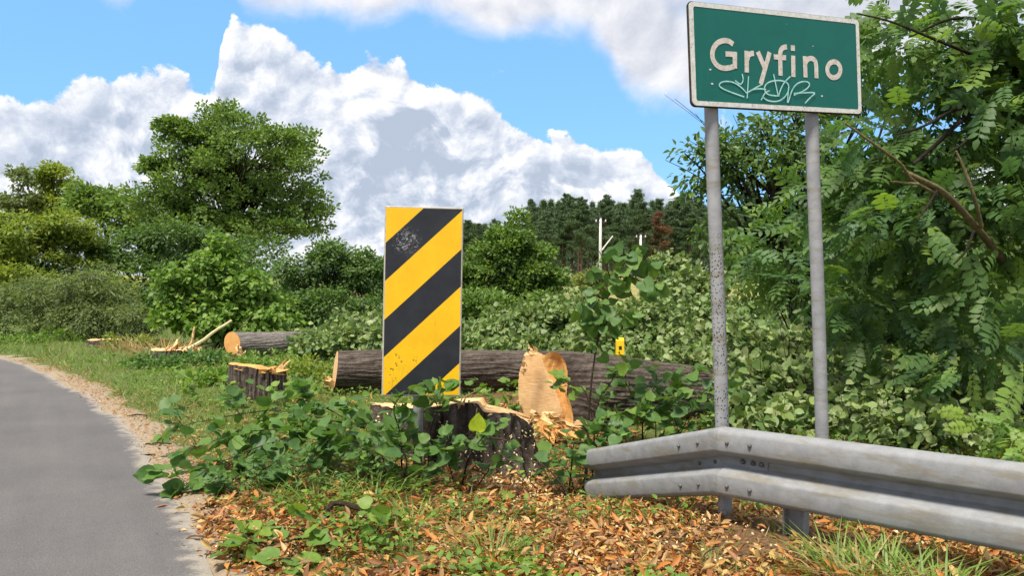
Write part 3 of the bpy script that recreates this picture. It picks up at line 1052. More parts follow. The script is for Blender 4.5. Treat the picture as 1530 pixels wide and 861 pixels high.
# ------------------------------------------------------------------ pine wood and poles
def pine_proto(seed, h, mat_n='pine_needle'):
    r = np.random.default_rng(seed)
    G = Geo()
    lean = r.normal(size=2) * 0.2
    tp = np.array([(lean[0] * t * t, lean[1] * t * t, h * t) for t in np.linspace(0, 0.97, 8)])
    tp[0, 2] = -0.3
    G.tube(tp, np.linspace(0.17, 0.04, 8), 7)
    pos, d = [], []
    lo = h * r.uniform(0.22, 0.42)
    z = lo
    while z < h:
        f = (z - lo) / (h - lo)
        L = (0.7 + 1.9 * math.sin(math.pi * min(1, 0.25 + f * 0.72)) ** 0.9) * r.uniform(0.8, 1.15) * (1.15 - 0.65 * f)
        for _ in range(r.integers(4, 7)):
            if f < 0.35 and r.random() < 0.35:
                continue
            th = r.uniform(0, 2 * math.pi)
            Lb = L * r.uniform(0.6, 1.1)
            zz = z + r.uniform(-0.15, 0.15)
            a = np.array([lean[0] * (z / h) ** 2, lean[1] * (z / h) ** 2, zz])
            tip = a + np.array([math.cos(th) * Lb, math.sin(th) * Lb, Lb * r.uniform(0.05, 0.35)])
            q = bez(a, (a + tip) / 2 - np.array([0, 0, 0.1]), tip, 5)
            G.tube(q, np.linspace(0.035, 0.01, 5), 4, False)
            n = int(34 * Lb) + 12
            t = r.uniform(0.3, 1.05, n)
            p = a + (tip - a) * t[:, None] + r.normal(size=(n, 3)) * np.array([0.20, 0.20, 0.10]) * (0.5 + 0.7 * Lb / 2)
            pos.append(p)
            d.append(norm((tip - a) * 0.6 + r.normal(size=(n, 3)) * 0.5 + np.array([0, 0, 0.5])))
        z += r.uniform(0.6, 1.0) * (1 - 0.5 * f)
    pos = np.concatenate(pos); d = np.concatenate(d)
    V, F, rnd = scatter(pos, d, norm(r.normal(size=pos.shape) + np.array([0, 0, 0.6])), r.uniform(0.26, 0.46, len(pos)), 'tuft')
    tm = G
    t_me = bpy.data.meshes.new('trunk')
    t_me.from_pydata(tm.V, [], tm.F); t_me.materials.append(M['pine_bark'])
    c_me = mesh_np('crown', V, F, M[mat_n], dict(rnd=rnd))
    return t_me, c_me


PINES = [pine_proto(100 + i, 12.0 + 0.8 * (i % 3)) for i in range(5)]
RED = pine_proto(140, 11.5, 'brown_needle')


def pine(px, d, top_py, var, label, group, sp=None):
    x = (px - CXP) / FPX * d
    z0 = g1(x, d)
    e = empty('pine_tree', (x, d, z0), random.uniform(0, 6.28))
    t_me, c_me = sp or PINES[var % 5]
    htop = EYE + (HZP - top_py) / FPX * d - z0
    s = htop / (11.5 if sp else 12.0 + 0.8 * (var % 3))
    e.scale = (s * random.uniform(0.9, 1.15), s * random.uniform(0.9, 1.15), s)
    tag(e, label, 'pine', group)
    obj('trunk', t_me, e)
    obj('crown', c_me, e)


rp = random.Random(3)
front = [(700, 330), (716, 335), (738, 326), (800, 322), (818, 318), (838, 313), (853, 303), (868, 300), (884, 309), (905, 300), (921, 311), (938, 306), (951, 297),
         (965, 308), (998, 303), (1012, 295), (1030, 304), (1046, 292), (1062, 306), (1085, 300)]
for i, (px, tp_) in enumerate(front):
    own = {905: 'tall pine standing right behind the white pole with the slanting strut', 951: 'tall pine standing right behind the shorter plain white pole'}.get(px)
    pine(px + rp.uniform(-3, 3), rp.uniform(88, 100), tp_, i, own or 'tall pine with bare lower trunk on the front edge of the wood', 'pines on the edge of the wood')
pine(984, 93, 318, 0, 'dying pine with red-brown needles on the edge of the wood', None, RED)
for i in range(34):
    px = 690 + i * 15.5 + rp.uniform(-7, 7)
    base = 333 if px < 790 else 302
    pine(px, rp.uniform(108, 130), base + rp.uniform(-4, 10), i + 2, 'pine deep in the wood behind the front row of pines', 'pines deep in the wood')


def far_wood():
    V, F, A = [], [], []
    G = Geo()
    nv = 0
    r = np.random.default_rng(77)
    for i in range(74):
        px = 660 + i * 8.0 + r.uniform(-6, 6)
        d = r.uniform(134, 172)
        x = (px - CXP) / FPX * d
        z0 = g1(x, d)
        top = EYE + (HZP - ((335 if px < 790 else 303) + r.uniform(-3, 8))) / FPX * d - z0
        n = 460
        t = r.random(n) ** 0.95
        rad = (0.4 + 1.9 * (1 - t)) * np.sqrt(r.random(n))
        th = r.uniform(0, 6.283, n)
        pos = np.stack([x + rad * np.cos(th), d + rad * np.sin(th), z0 + top * (0.02 + 0.98 * t)], 1)
        v, f, a = scatter(pos, norm(r.normal(size=(n, 3)) + np.array([0, 0, 0.5])), norm(r.normal(size=(n, 3)) + np.array([0, 0, 0.6])), r.uniform(0.7, 1.1, n), 'tuft')
        V.append(v); F.append(f + nv); A.append(a); nv += len(v)
    o = obj('far_pine_wood', mesh_np('far_pine_wood', np.concatenate(V), np.concatenate(F), M['pine_needle'], dict(rnd=np.concatenate(A))))
    tag(o, 'far depth of the pine wood closing the view behind the trunks', 'wood', kind='stuff')


far_wood()


def pole(px, py0, py1, d, label, strut=False):
    b = P(px, py1, d)
    z0 = g1(b[0], d)
    h = P(px, py0, d)[2] - z0
    e = empty('utility_pole', (b[0], d, z0))
    tag(e, label, 'pole')
    G = Geo()
    G.tube([(0, 0, -0.3), (0, 0, h * 0.6), (0.02, 0, h)], [0.14, 0.12, 0.09], 8)
    G.build('pole_shaft', M['concrete_white'], e, True)
    G = Geo(); G.box((0, 0, h + 0.05), (0.24, 0.24, 0.10)); G.build('pole_cap', M['grey_bark'], e)
    G = Geo(); G.box((0.05, -0.02, h * 0.93), (0.9, 0.08, 0.08)); G.build('cross_arm', M['grey_bark'], e)
    for sx in (-0.34, 0.42):
        G = Geo(); G.tube([(sx, -0.02, h * 0.93 + 0.04), (sx, -0.02, h * 0.93 + 0.12), (sx, -0.02, h * 0.93 + 0.2)], [0.05, 0.06, 0.03], 6)
        G.build('insulator', M['concrete_white'], e)
    if strut:
        G = Geo(); G.tube([(0.1, 0, h * 0.50), (1.0, -0.1, h * 0.72)], [0.06, 0.05], 6)
        G.build('side_strut', M['concrete_white'], e)


pole(897, 325, 405, 62, 'white pole with a slanting side strut in front of the pine wood', True)
pole(957, 350, 392, 66, 'shorter plain white pole in front of the pine wood')


# ------------------------------------------------------------------ trees on the right
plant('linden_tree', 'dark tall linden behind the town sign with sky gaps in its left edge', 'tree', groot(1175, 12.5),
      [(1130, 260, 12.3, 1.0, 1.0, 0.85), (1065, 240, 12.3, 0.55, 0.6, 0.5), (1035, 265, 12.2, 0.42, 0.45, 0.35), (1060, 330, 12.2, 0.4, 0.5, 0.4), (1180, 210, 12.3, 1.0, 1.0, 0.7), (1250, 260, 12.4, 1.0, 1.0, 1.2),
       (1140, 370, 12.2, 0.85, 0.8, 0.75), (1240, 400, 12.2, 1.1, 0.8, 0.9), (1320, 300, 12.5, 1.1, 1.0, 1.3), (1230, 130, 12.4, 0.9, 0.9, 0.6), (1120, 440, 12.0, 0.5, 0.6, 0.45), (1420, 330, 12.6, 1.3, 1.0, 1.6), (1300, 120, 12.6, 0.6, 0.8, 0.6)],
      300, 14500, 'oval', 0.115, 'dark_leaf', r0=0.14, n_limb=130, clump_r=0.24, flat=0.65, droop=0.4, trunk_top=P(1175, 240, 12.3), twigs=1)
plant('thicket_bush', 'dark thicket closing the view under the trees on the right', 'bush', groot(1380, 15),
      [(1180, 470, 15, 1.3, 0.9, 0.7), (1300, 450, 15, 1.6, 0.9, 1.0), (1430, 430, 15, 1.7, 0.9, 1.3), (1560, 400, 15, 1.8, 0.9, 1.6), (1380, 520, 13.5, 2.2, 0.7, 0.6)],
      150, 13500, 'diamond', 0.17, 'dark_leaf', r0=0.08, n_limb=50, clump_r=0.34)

rb = np.array([*P(1548, 425, 6.2)[:2], 0.0]); rb[2] = g1(rb[0], rb[1])
plant('robinia_tree', 'robinia tree with feathery leaves overhanging the rail beside the town sign', 'tree', rb,
      [(1440, 40, 5.6, 0.55, 0.6, 0.32), (1350, 70, 5.8, 0.42, 0.5, 0.30), (1500, 120, 5.4, 0.45, 0.5, 0.4), (1400, 190, 5.6, 0.55, 0.5, 0.38), (1320, 230, 5.9, 0.40, 0.4, 0.32), (1490, 260, 5.2, 0.42, 0.5, 0.42),
       (1390, 330, 5.5, 0.55, 0.5, 0.38), (1300, 350, 6.0, 0.30, 0.4, 0.35), (1500, 400, 4.9, 0.35, 0.4, 0.45), (1410, 450, 5.4, 0.5, 0.45, 0.30), (1300, 470, 5.8, 0.35, 0.4, 0.30), (1360, 540, 5.6, 0.35, 0.35, 0.2), (1500, 520, 4.8, 0.28, 0.3, 0.25),
       (1290, 20, 6.0, 0.18, 0.3, 0.16), (1620, 200, 5.4, 0.5, 0.6, 1.0)],
      190, 1750, 'pinnate', 0.25, 'robinia_leaf', r0=0.085, n_limb=0, clump_r=0.20, indiv=300, foliage='foliage', kind='stuff', droop=0.35, trunk_top=P(1500, -60, 6.0))


def robinia_limbs():
    e = [o for o in COL.objects if o.name.startswith('robinia_tree')][0]
    b = np.array(e.location)

    def limb(pxs, r0, r1, m='bark'):
        pts = np.array([P(a, b_, d_ - 0.42) for a, b_, d_ in pxs])
        pts = chaikin(pts, 2)
        G = Geo()
        G.tube(pts - b, np.linspace(r0, r1, len(pts)), 7, True)
        G.build('limb', M[m], e, True)
    limb([(1512, 40, 6.0), (1522, 120, 6.0), (1480, 150, 5.8), (1440, 175, 5.6), (1400, 215, 5.5), (1365, 245, 5.4)], 0.030, 0.010)
    limb([(1480, 150, 5.8), (1420, 165, 5.5), (1380, 190, 5.3), (1340, 200, 5.2)], 0.014, 0.005)
    limb([(1455, 195, 5.5), (1440, 215, 5.3), (1418, 228, 5.2)], 0.010, 0.005)
    limb([(1540, 450, 6.0), (1500, 390, 5.6), (1455, 335, 5.2), (1410, 285, 5.0), (1375, 268, 4.9), (1350, 255, 4.9)], 0.030, 0.012, 'lichen_bark')
    limb([(1400, 290, 5.0), (1360, 270, 4.8), (1348, 245, 4.75), (1320, 225, 4.7), (1285, 200, 4.7), (1262, 183, 4.7)], 0.011, 0.006, 'lichen_bark')
    limb([(1372, 275, 4.8), (1350, 273, 4.8), (1330, 271, 4.8)], 0.010, 0.005, 'lichen_bark')
    limb([(1467, 340, 5.2), (1455, 290, 5.1), (1440, 250, 5.1), (1428, 225, 5.1)], 0.014, 0.006, 'lichen_bark')
    limb([(1400, 285, 4.9), (1385, 310, 4.85), (1370, 330, 4.8)], 0.009, 0.004)
    limb([(1455, 345, 5.0), (1445, 375, 4.95), (1425, 395, 4.9)], 0.009, 0.004)
    limb([(1500, 100, 5.8), (1400, 60, 5.6), (1330, 30, 5.6), (1280, 20, 5.7)], 0.014, 0.004)
    limb([(1512, 40, 5.9), (1430, 20, 5.6), (1360, 55, 5.6)], 0.016, 0.005)


robinia_limbs()

plant('ash_sapling', 'young ash sapling with pointed leaflets growing between the two sign posts', 'sapling', groot(1190, 8.0),
      [(1190, 300, 8.0, 0.32, 0.35, 0.32), (1165, 360, 7.9, 0.40, 0.35, 0.35), (1190, 430, 7.8, 0.38, 0.35, 0.30), (1215, 250, 8.1, 0.28, 0.3, 0.25), (1130, 390, 7.8, 0.2, 0.3, 0.3)],
      60, 190, 'ash', 0.26, 'robinia_leaf', wood='twig', r0=0.022, n_limb=40, clump_r=0.14, indiv=190, foliage='foliage', kind='stuff', trunk='stem')
plant('sumac_shoot', 'bright feathery young shoot just behind the guardrail under the robinia', 'sapling', groot(1515, 3.9),
      [(1500, 640, 3.9, 0.10, 0.12, 0.06), (1535, 655, 3.8, 0.14, 0.12, 0.09)], 12, 34, 'pinnate', 0.19, 'linden_bright', wood='twig', r0=0.008, n_limb=8, clump_r=0.07, indiv=34, trunk='stem')

# ------------------------------------------------------------------ felled crowns: heaps of wilting linden foliage
GF = None
HEAPS = [
    ('felled linden crown with pale wilting leaves heaped behind the marker log', 780, 11.0,
     [(740, 490, 11, 0.55, 0.6, 0.28), (800, 480, 11.2, 0.6, 0.6, 0.36), (860, 490, 11, 0.6, 0.6, 0.34), (720, 515, 10.4, 0.5, 0.6, 0.22), (800, 520, 10, 0.7, 0.5, 0.22), (860, 455, 12, 0.45, 0.5, 0.3)], 6400, 0.075),
    ('felled crown with yellowish limp leaves around the small yellow post', 930, 9.5,
     [(900, 500, 9.6, 0.5, 0.5, 0.3), (960, 480, 9.8, 0.55, 0.5, 0.32), (1010, 500, 9.5, 0.45, 0.5, 0.3), (960, 540, 9, 0.6, 0.4, 0.2), (1040, 530, 9, 0.4, 0.4, 0.25)], 4800, 0.072),
    ('felled crown of broad pale leaves lying between the two sign posts', 1150, 6.3,
     [(1120, 560, 6.3, 0.34, 0.35, 0.24), (1180, 570, 6.2, 0.30, 0.35, 0.24), (1140, 620, 5.8, 0.4, 0.3, 0.18), (1190, 530, 6.6, 0.3, 0.3, 0.22), (1110, 510, 6.8, 0.28, 0.3, 0.16), (1210, 610, 5.8, 0.25, 0.3, 0.22)], 1300, 0.08),
    ('felled crown with pale leaves spread along the back of the guardrail', 1370, 5.2,
     [(1290, 620, 5.3, 0.32, 0.3, 0.16), (1370, 630, 5.0, 0.36, 0.3, 0.16), (1440, 640, 4.8, 0.32, 0.3, 0.15), (1340, 580, 5.6, 0.35, 0.3, 0.15), (1270, 540, 6.2, 0.28, 0.3, 0.22), (1440, 590, 5.4, 0.3, 0.3, 0.2)], 1500, 0.062),
    ('low felled branches with fresh pale leaves lying behind the striped board', 600, 10.5,
     [(520, 505, 11, 0.45, 0.4, 0.16), (600, 500, 10.6, 0.6, 0.4, 0.2), (660, 520, 10.2, 0.5, 0.4, 0.2), (470, 510, 11.5, 0.4, 0.4, 0.15), (540, 480, 12.5, 0.6, 0.4, 0.22)], 3400, 0.078),
    ('felled leafy boughs in the shade of the linden beyond the sign posts', 1080, 10.5,
     [(1040, 440, 11, 0.55, 0.5, 0.45), (1000, 410, 12, 0.5, 0.5, 0.35), (1060, 480, 10.5, 0.5, 0.5, 0.3), (1120, 490, 10, 0.5, 0.5, 0.3)], 3200, 0.08),
]
for lab, px, d, bl, n, ls in HEAPS:
    plant('brush_heap', lab, 'brush heap', groot(px, d), bl, 90, n, 'heart', ls, 'wilted_leaf', wood='twig', r0=0.03, n_limb=46, clump_r=0.15, indiv=300,
          foliage='foliage', kind='stuff', trunk='bough', droop=0.3, upn=0.25, twigs=1)

WEEDS = [
    (200, 13.2, 0.55, 0.24, 'tangled weeds with dry stalks around the small pale stump', 'sunny_leaf'),
    (90, 14.6, 0.7, 0.22, 'low bright weeds along the foot of the willow bush', 'linden_bright'),
    (20, 14.2, 0.6, 0.18, 'green nettles at the bend where the verge meets the asphalt', 'linden_bright'),
    (300, 10.4, 0.45, 0.20, 'leafy weeds in front of the splintered stump', 'linden_leaf'),
    (235, 10.0, 0.42, 0.18, 'patch of dark weeds on the open verge before the splintered stump', 'linden_leaf'),
    (395, 9.6, 0.5, 0.20, 'weeds between the far grey log and the ragged stump', 'linden_bright'),
    (455, 8.7, 0.38, 0.26, 'tall pale weeds at the pale end of the long log', 'sunny_leaf'),
    (330, 8.3, 0.35, 0.15, 'low weeds on the road side of the ragged stump', 'linden_bright'),
    (480, 11.8, 0.6, 0.28, 'leafy weeds over the middle of the far grey log', 'wilted_leaf'),
    (545, 9.2, 0.5, 0.30, 'pale weeds rising behind the long log', 'wilted_leaf'),
    (690, 9.0, 0.6, 0.30, 'weeds behind the long log to the side of the striped board', 'linden_bright'),
]
for px, d, w_, h_, lab, mt in WEEDS:
    c_ = groot(px, d)
    py_ = HZP + (EYE - c_[2] - h_ * 0.4) / d * FPX
    plant('weed_patch', lab, 'weeds', c_, [(px, py_, d, w_, w_ * 0.6, h_ * 0.75)], 40, 900, 'oval', 0.055, mt, wood='twig', r0=0.006, n_limb=26, clump_r=0.08,
          foliage='foliage', kind='stuff', trunk='stem', trunk_top=c_ + np.array([0, 0, h_ * 0.5]), upn=0.6, droop=0.0, k=4)

# ------------------------------------------------------------------ logs and stumps
def ring_noise(th, z, seed, deep=0.05, k=13):
    cx, sy = np.cos(th), np.sin(th)
    w1 = fbm(cx * 2.2 + seed, sy * 2.2 + z * 2.6, z * 1.3 + seed, 3) * 2.6
    a = np.abs(((th / (2 * np.pi) * (k * 2) + w1) % 1.0) - 0.5) * 2
    w2 = fbm(cx * 5 + seed, sy * 5 + z * 5.0, z * 2.0, 3) * 2.0
    a2 = np.abs(((th / (2 * np.pi) * (k * 4 + 3) + w2) % 1.0) - 0.5) * 2
    br = fbm(cx * 9 + seed, sy * 9, z * 9.0 + seed, 3)
    a = np.clip(0.62 * a ** 0.7 + 0.38 * a2, 0, 1) * (0.55 + 0.9 * br)
    b = fbm(cx * 3 + seed, sy * 3 + z * 1.5, z * 2.0 + seed, 4)
    return deep * 1.5 * (a - 0.5) + deep * 1.5 * (b - 0.5), a


def log_mesh(e, base, c0, n0, rx0, axis, L, r_end, outline=None, seed=0, wood='bark', K=220, J=70, cut='cut_wood', deep=0.045, swell=0.0):
    """a trunk piece: c0 centre of the near cut, n0 its normal, bark swept along axis, cut faces at both ends"""
    axis = norm(np.asarray(axis, float)); n0 = norm(np.asarray(n0, float))
    up = np.array([0, 0, 1.0])
    sx = norm(np.cross(axis, up)); sz = np.cross(sx, axis)
    th = np.linspace(0, 2 * np.pi, K, endpoint=False)
    V = np.empty((J, K, 3)); RG = np.empty((J, K))
    for j in range(J):
        t = j / (J - 1)
        r = rx0 + (r_end - rx0) * t + swell * math.exp(-(t * L / 0.35) ** 2)
        dn, a = ring_noise(th, t * L * 1.3 + seed, seed, deep)
        rr = r * (1 + dn * (0.35 + 0.65 * min(1, t * 12)))
        p = sx * (rr * np.cos(th))[:, None] + sz * (rr * np.sin(th))[:, None]
        sag = np.array([0, 0, 1.0]) * (fbm(np.array([t * 3 + seed]), np.array([0.0]), seed)[0] - 0.5) * 0.05
        base_t = axis * (t * L)
        if t < 0.5:       # shear the first rings onto the plane of the cut
            sh = -(p @ n0) / (axis @ n0)
            p = p + axis[None] * (sh * (1 - t * 2))[:, None]
        V[j] = c0 + base_t + sag * min(1, t * 6) + p
        RG[j] = a
    i = (np.arange(J - 1)[:, None] * K + np.arange(K)[None])
    i2 = (np.arange(J - 1)[:, None] * K + (np.arange(K)[None] + 1) % K)
    F = np.stack([i, i2, i2 + K, i + K], -1).reshape(-1, 4)
    o = obj('bark', mesh_np('bark', V.reshape(-1, 3) - base, F, M[wood], dict(ridge=RG.ravel()), True), e)
    for ring, nm, sg in ((V[0], 'cut_face', -1), (V[-1], 'end_face', 1)):
        c = ring.mean(0)
        VV, FF = [], []
        rings = 9
        for q in range(rings):
            f = 1 - q / rings
            lift = (fbm(ring[:, 0] * f * 9, ring[:, 2] * f * 9, seed + q * 0.2) - 0.5) * 0.0
            VV.append(c + (ring - c) * f + (n0 if sg < 0 else axis)[None] * (sg * (0.002 + 0 * f) + lift[:, None] * sg))
        VV = np.concatenate(VV + [c[None]])
        for q in range(rings - 1):
            for a in range(K):
                b = (a + 1) % K
                FF.append((q * K + a, q * K + b, (q + 1) * K + b, (q + 1) * K + a))
        for a in range(K):
            FF.append(((rings - 1) * K + a, (rings - 1) * K + (a + 1) % K, rings * K))
        pyobj(nm, VV - base, FF, M[cut], e)
    return V


def splinters(name, e, base, pts, dirs, L, w, material, n=14, seed=0):
    """a tuft of torn wood slivers along a line of points"""
    r = np.random.default_rng(seed)
    G = Geo()
    for i in range(n):
        p = np.asarray(pts[r.integers(len(pts))]) + r.normal(size=3) * 0.015
        d = norm(np.asarray(dirs) + r.normal(size=3) * 0.25)
        l = L * r.uniform(0.35, 1.1)
        s = norm(np.cross(d, r.normal(size=3)))
        u = np.cross(d, s)
        ww, tt = w * r.uniform(0.5, 1.4), w * 0.25
        V = [p - s * ww - u * tt, p + s * ww - u * tt, p + s * ww * 0.8 + u * tt, p - s * ww * 0.8 + u * tt,
             p + d * l * 0.7 - s * ww * 0.5, p + d * l * r.uniform(0.75, 1) + s * ww * 0.3, p + d * l]
        G.add(np.array(V) - base, [(0, 3, 2, 1), (0, 1, 5, 4), (1, 2, 5), (2, 3, 4, 6), (3, 0, 4), (2, 6, 5), (4, 5, 6)])
    return G.build(name, M[material], e)


def stump(name, label, cx, cy, r, top_fn, seed, flare=0.18, cut='cut_wood', K=220, J=20, group=None, floor=None):
    z0 = g1(cx, cy) if floor is None else floor
    base = np.array([cx, cy, z0])
    e = empty(name, base)
    tag(e, label, 'stump', group)
    th = np.linspace(0, 2 * np.pi, K, endpoint=False)
    V, RG = [], []
    tx = cx + r * np.cos(th); ty = cy + r * np.sin(th)
    zt = top_fn(tx, ty)
    for j in range(J):
        t = j / (J - 1)
        dn, a = ring_noise(th, t * 0.5 + seed, seed, 0.07, 17)
        fl = 1 + flare * (1 - t) ** 2.2 * (0.7 + 0.9 * vnoise(th * 1.6, seed * 3.0))
        rr = r * fl * (1 + dn)
        z = (z0 - 0.12) + (zt - z0 + 0.12) * t
        V.append(np.stack([cx + rr * np.cos(th), cy + rr * np.sin(th), z], 1))
        RG.append(a)
    top = V[-1]
    V = np.concatenate(V)
    i = (np.arange(J - 1)[:, None] * K + np.arange(K)[None])
    i2 = (np.arange(J - 1)[:, None] * K + (np.arange(K)[None] + 1) % K)
    F = np.stack([i, i2, i2 + K, i + K], -1).reshape(-1, 4)
    obj('bark', mesh_np('bark', V - base, F, M['bark'], dict(ridge=np.concatenate(RG)), True), e)
    rings = 14
    VV, FF = [], []
    for q in range(rings):
        f = 1 - q / rings
        p = np.array([cx, cy, 0]) + (top - np.array([cx, cy, 0])) * np.array([f, f, 1])
        zz = top_fn(p[:, 0], p[:, 1]) + (fbm(p[:, 0] * 14, p[:, 1] * 5, seed) - 0.5) * 0.02 * (1 if q else 0) + 0.004
        p[:, 2] = zz
        VV.append(p)
    VV = np.concatenate(VV + [np.array([[cx, cy, float(top_fn(np.array([cx]), np.array([cy]))[0])]])])
    for q in range(rings - 1):
        for a in range(K):
            b = (a + 1) % K
            FF.append((q * K + a, q * K + b, (q + 1) * K + b, (q + 1) * K + a))
    for a in range(K):
        FF.append(((rings - 1) * K + a, (rings - 1) * K + (a + 1) % K, rings * K))
    pyobj('cut_face', VV - base, FF, M[cut], e)
    return e, base


# the wide stump by the striped board
def top_main(x, y):
    z = 0.345 - 0.125 * (y - 4.75) - 0.02 * np.sin(x * 7)
    z = z - 0.055 * sstep(-0.22, -0.17, x) - 0.05 * sstep(-0.02, 0.12, x) + (fbm(x * 9, y * 9, 2.0) - 0.5) * 0.03
    return z


e, b = stump('tree_stump', 'wide dark-barked stump with fresh pale cut top behind the striped board', -0.40, 5.28, 0.53, top_main, 3.0)
sp = [(-0.40 + 0.53 * math.cos(a), 5.28 + 0.53 * math.sin(a)) for a in np.linspace(-1.5, 0.1, 16)]
sp = [np.array([x, y, float(top_main(np.array([x]), np.array([y]))[0])]) for x, y in sp]
splinters('splinter', e, b, sp, (0.3, -0.35, 0.45), 0.07, 0.012, 'splinter_wood', 26, 5)
splinters('splinter', e, b, [(-0.25, 4.80, 0.30), (-0.32, 4.78, 0.33)], (0.75, 0.0, 0.62), 0.16, 0.012, 'pale_wood', 2, 8)
splinters('splinter', e, b, [P(692, 590, 4.9)], (0.78, 0.0, 0.55), 0.17, 0.013, 'pale_wood', 1, 9)

# stumps further along the verge
def top_left(x, y):
    return 0.335 - 0.10 * (x + 2.35) - 0.10 * (y - 7.1) + (fbm(x * 8, y * 8, 5.0) - 0.5) * 0.05


e, b = stump('tree_stump', 'dark stump with ragged orange cut in the grass left of the marker log', -2.36, 7.15, 0.25, top_left, 6.0, flare=0.3, cut='cut_wood_deep')
splinters('splinter', e, b, [P(x, 552 + (x - 360) * 0.10, 6.95) for x in range(350, 430, 5)], (0.9, 0.0, 0.02), 0.16, 0.022, 'cut_wood_deep', 16, 6)
splinters('splinter', e, b, [P(414, 552, 7.0), P(418, 553, 7.0)], (0.55, 0, 0.75), 0.12, 0.02, 'splinter_wood', 4, 16)


def top_far(x, y):
    return 0.15 - 0.03 * (x + 4.9) + (fbm(x * 8, y * 8, 5.0) - 0.5) * 0.04


e, b = stump('tree_stump', 'low stump with torn pale splinters beside the leaning pole', -4.95, 11.2, 0.27, lambda x, y: top_far(x, y), 8.0, flare=0.25, cut='splinter_wood')
splinters('splinter', e, b, [P(x, 523, 11.0) for x in range(248, 300, 5)], (0.5, 0, 0.5), 0.14, 0.04, 'splinter_wood', 14, 17)
splinters('splinter', e, b, [P(262, 520, 11.0)], (0.45, 0, 0.8), 0.16, 0.045, 'splinter_wood', 3, 18)
e, b = stump('tree_stump', 'small pale stump with a torn flap in the dry grass by the willow', -7.2, 13.6, 0.27, lambda x, y: 0.12 + 0 * x + (fbm(x * 8, y * 8, 5.0) - 0.5) * 0.03, 9.0, flare=0.2, cut='splinter_wood')
splinters('splinter', e, b, [P(182, 518, 13.4), P(184, 520, 13.4)], (0.15, 0, 0.6), 0.14, 0.05, 'splinter_wood', 5, 19)

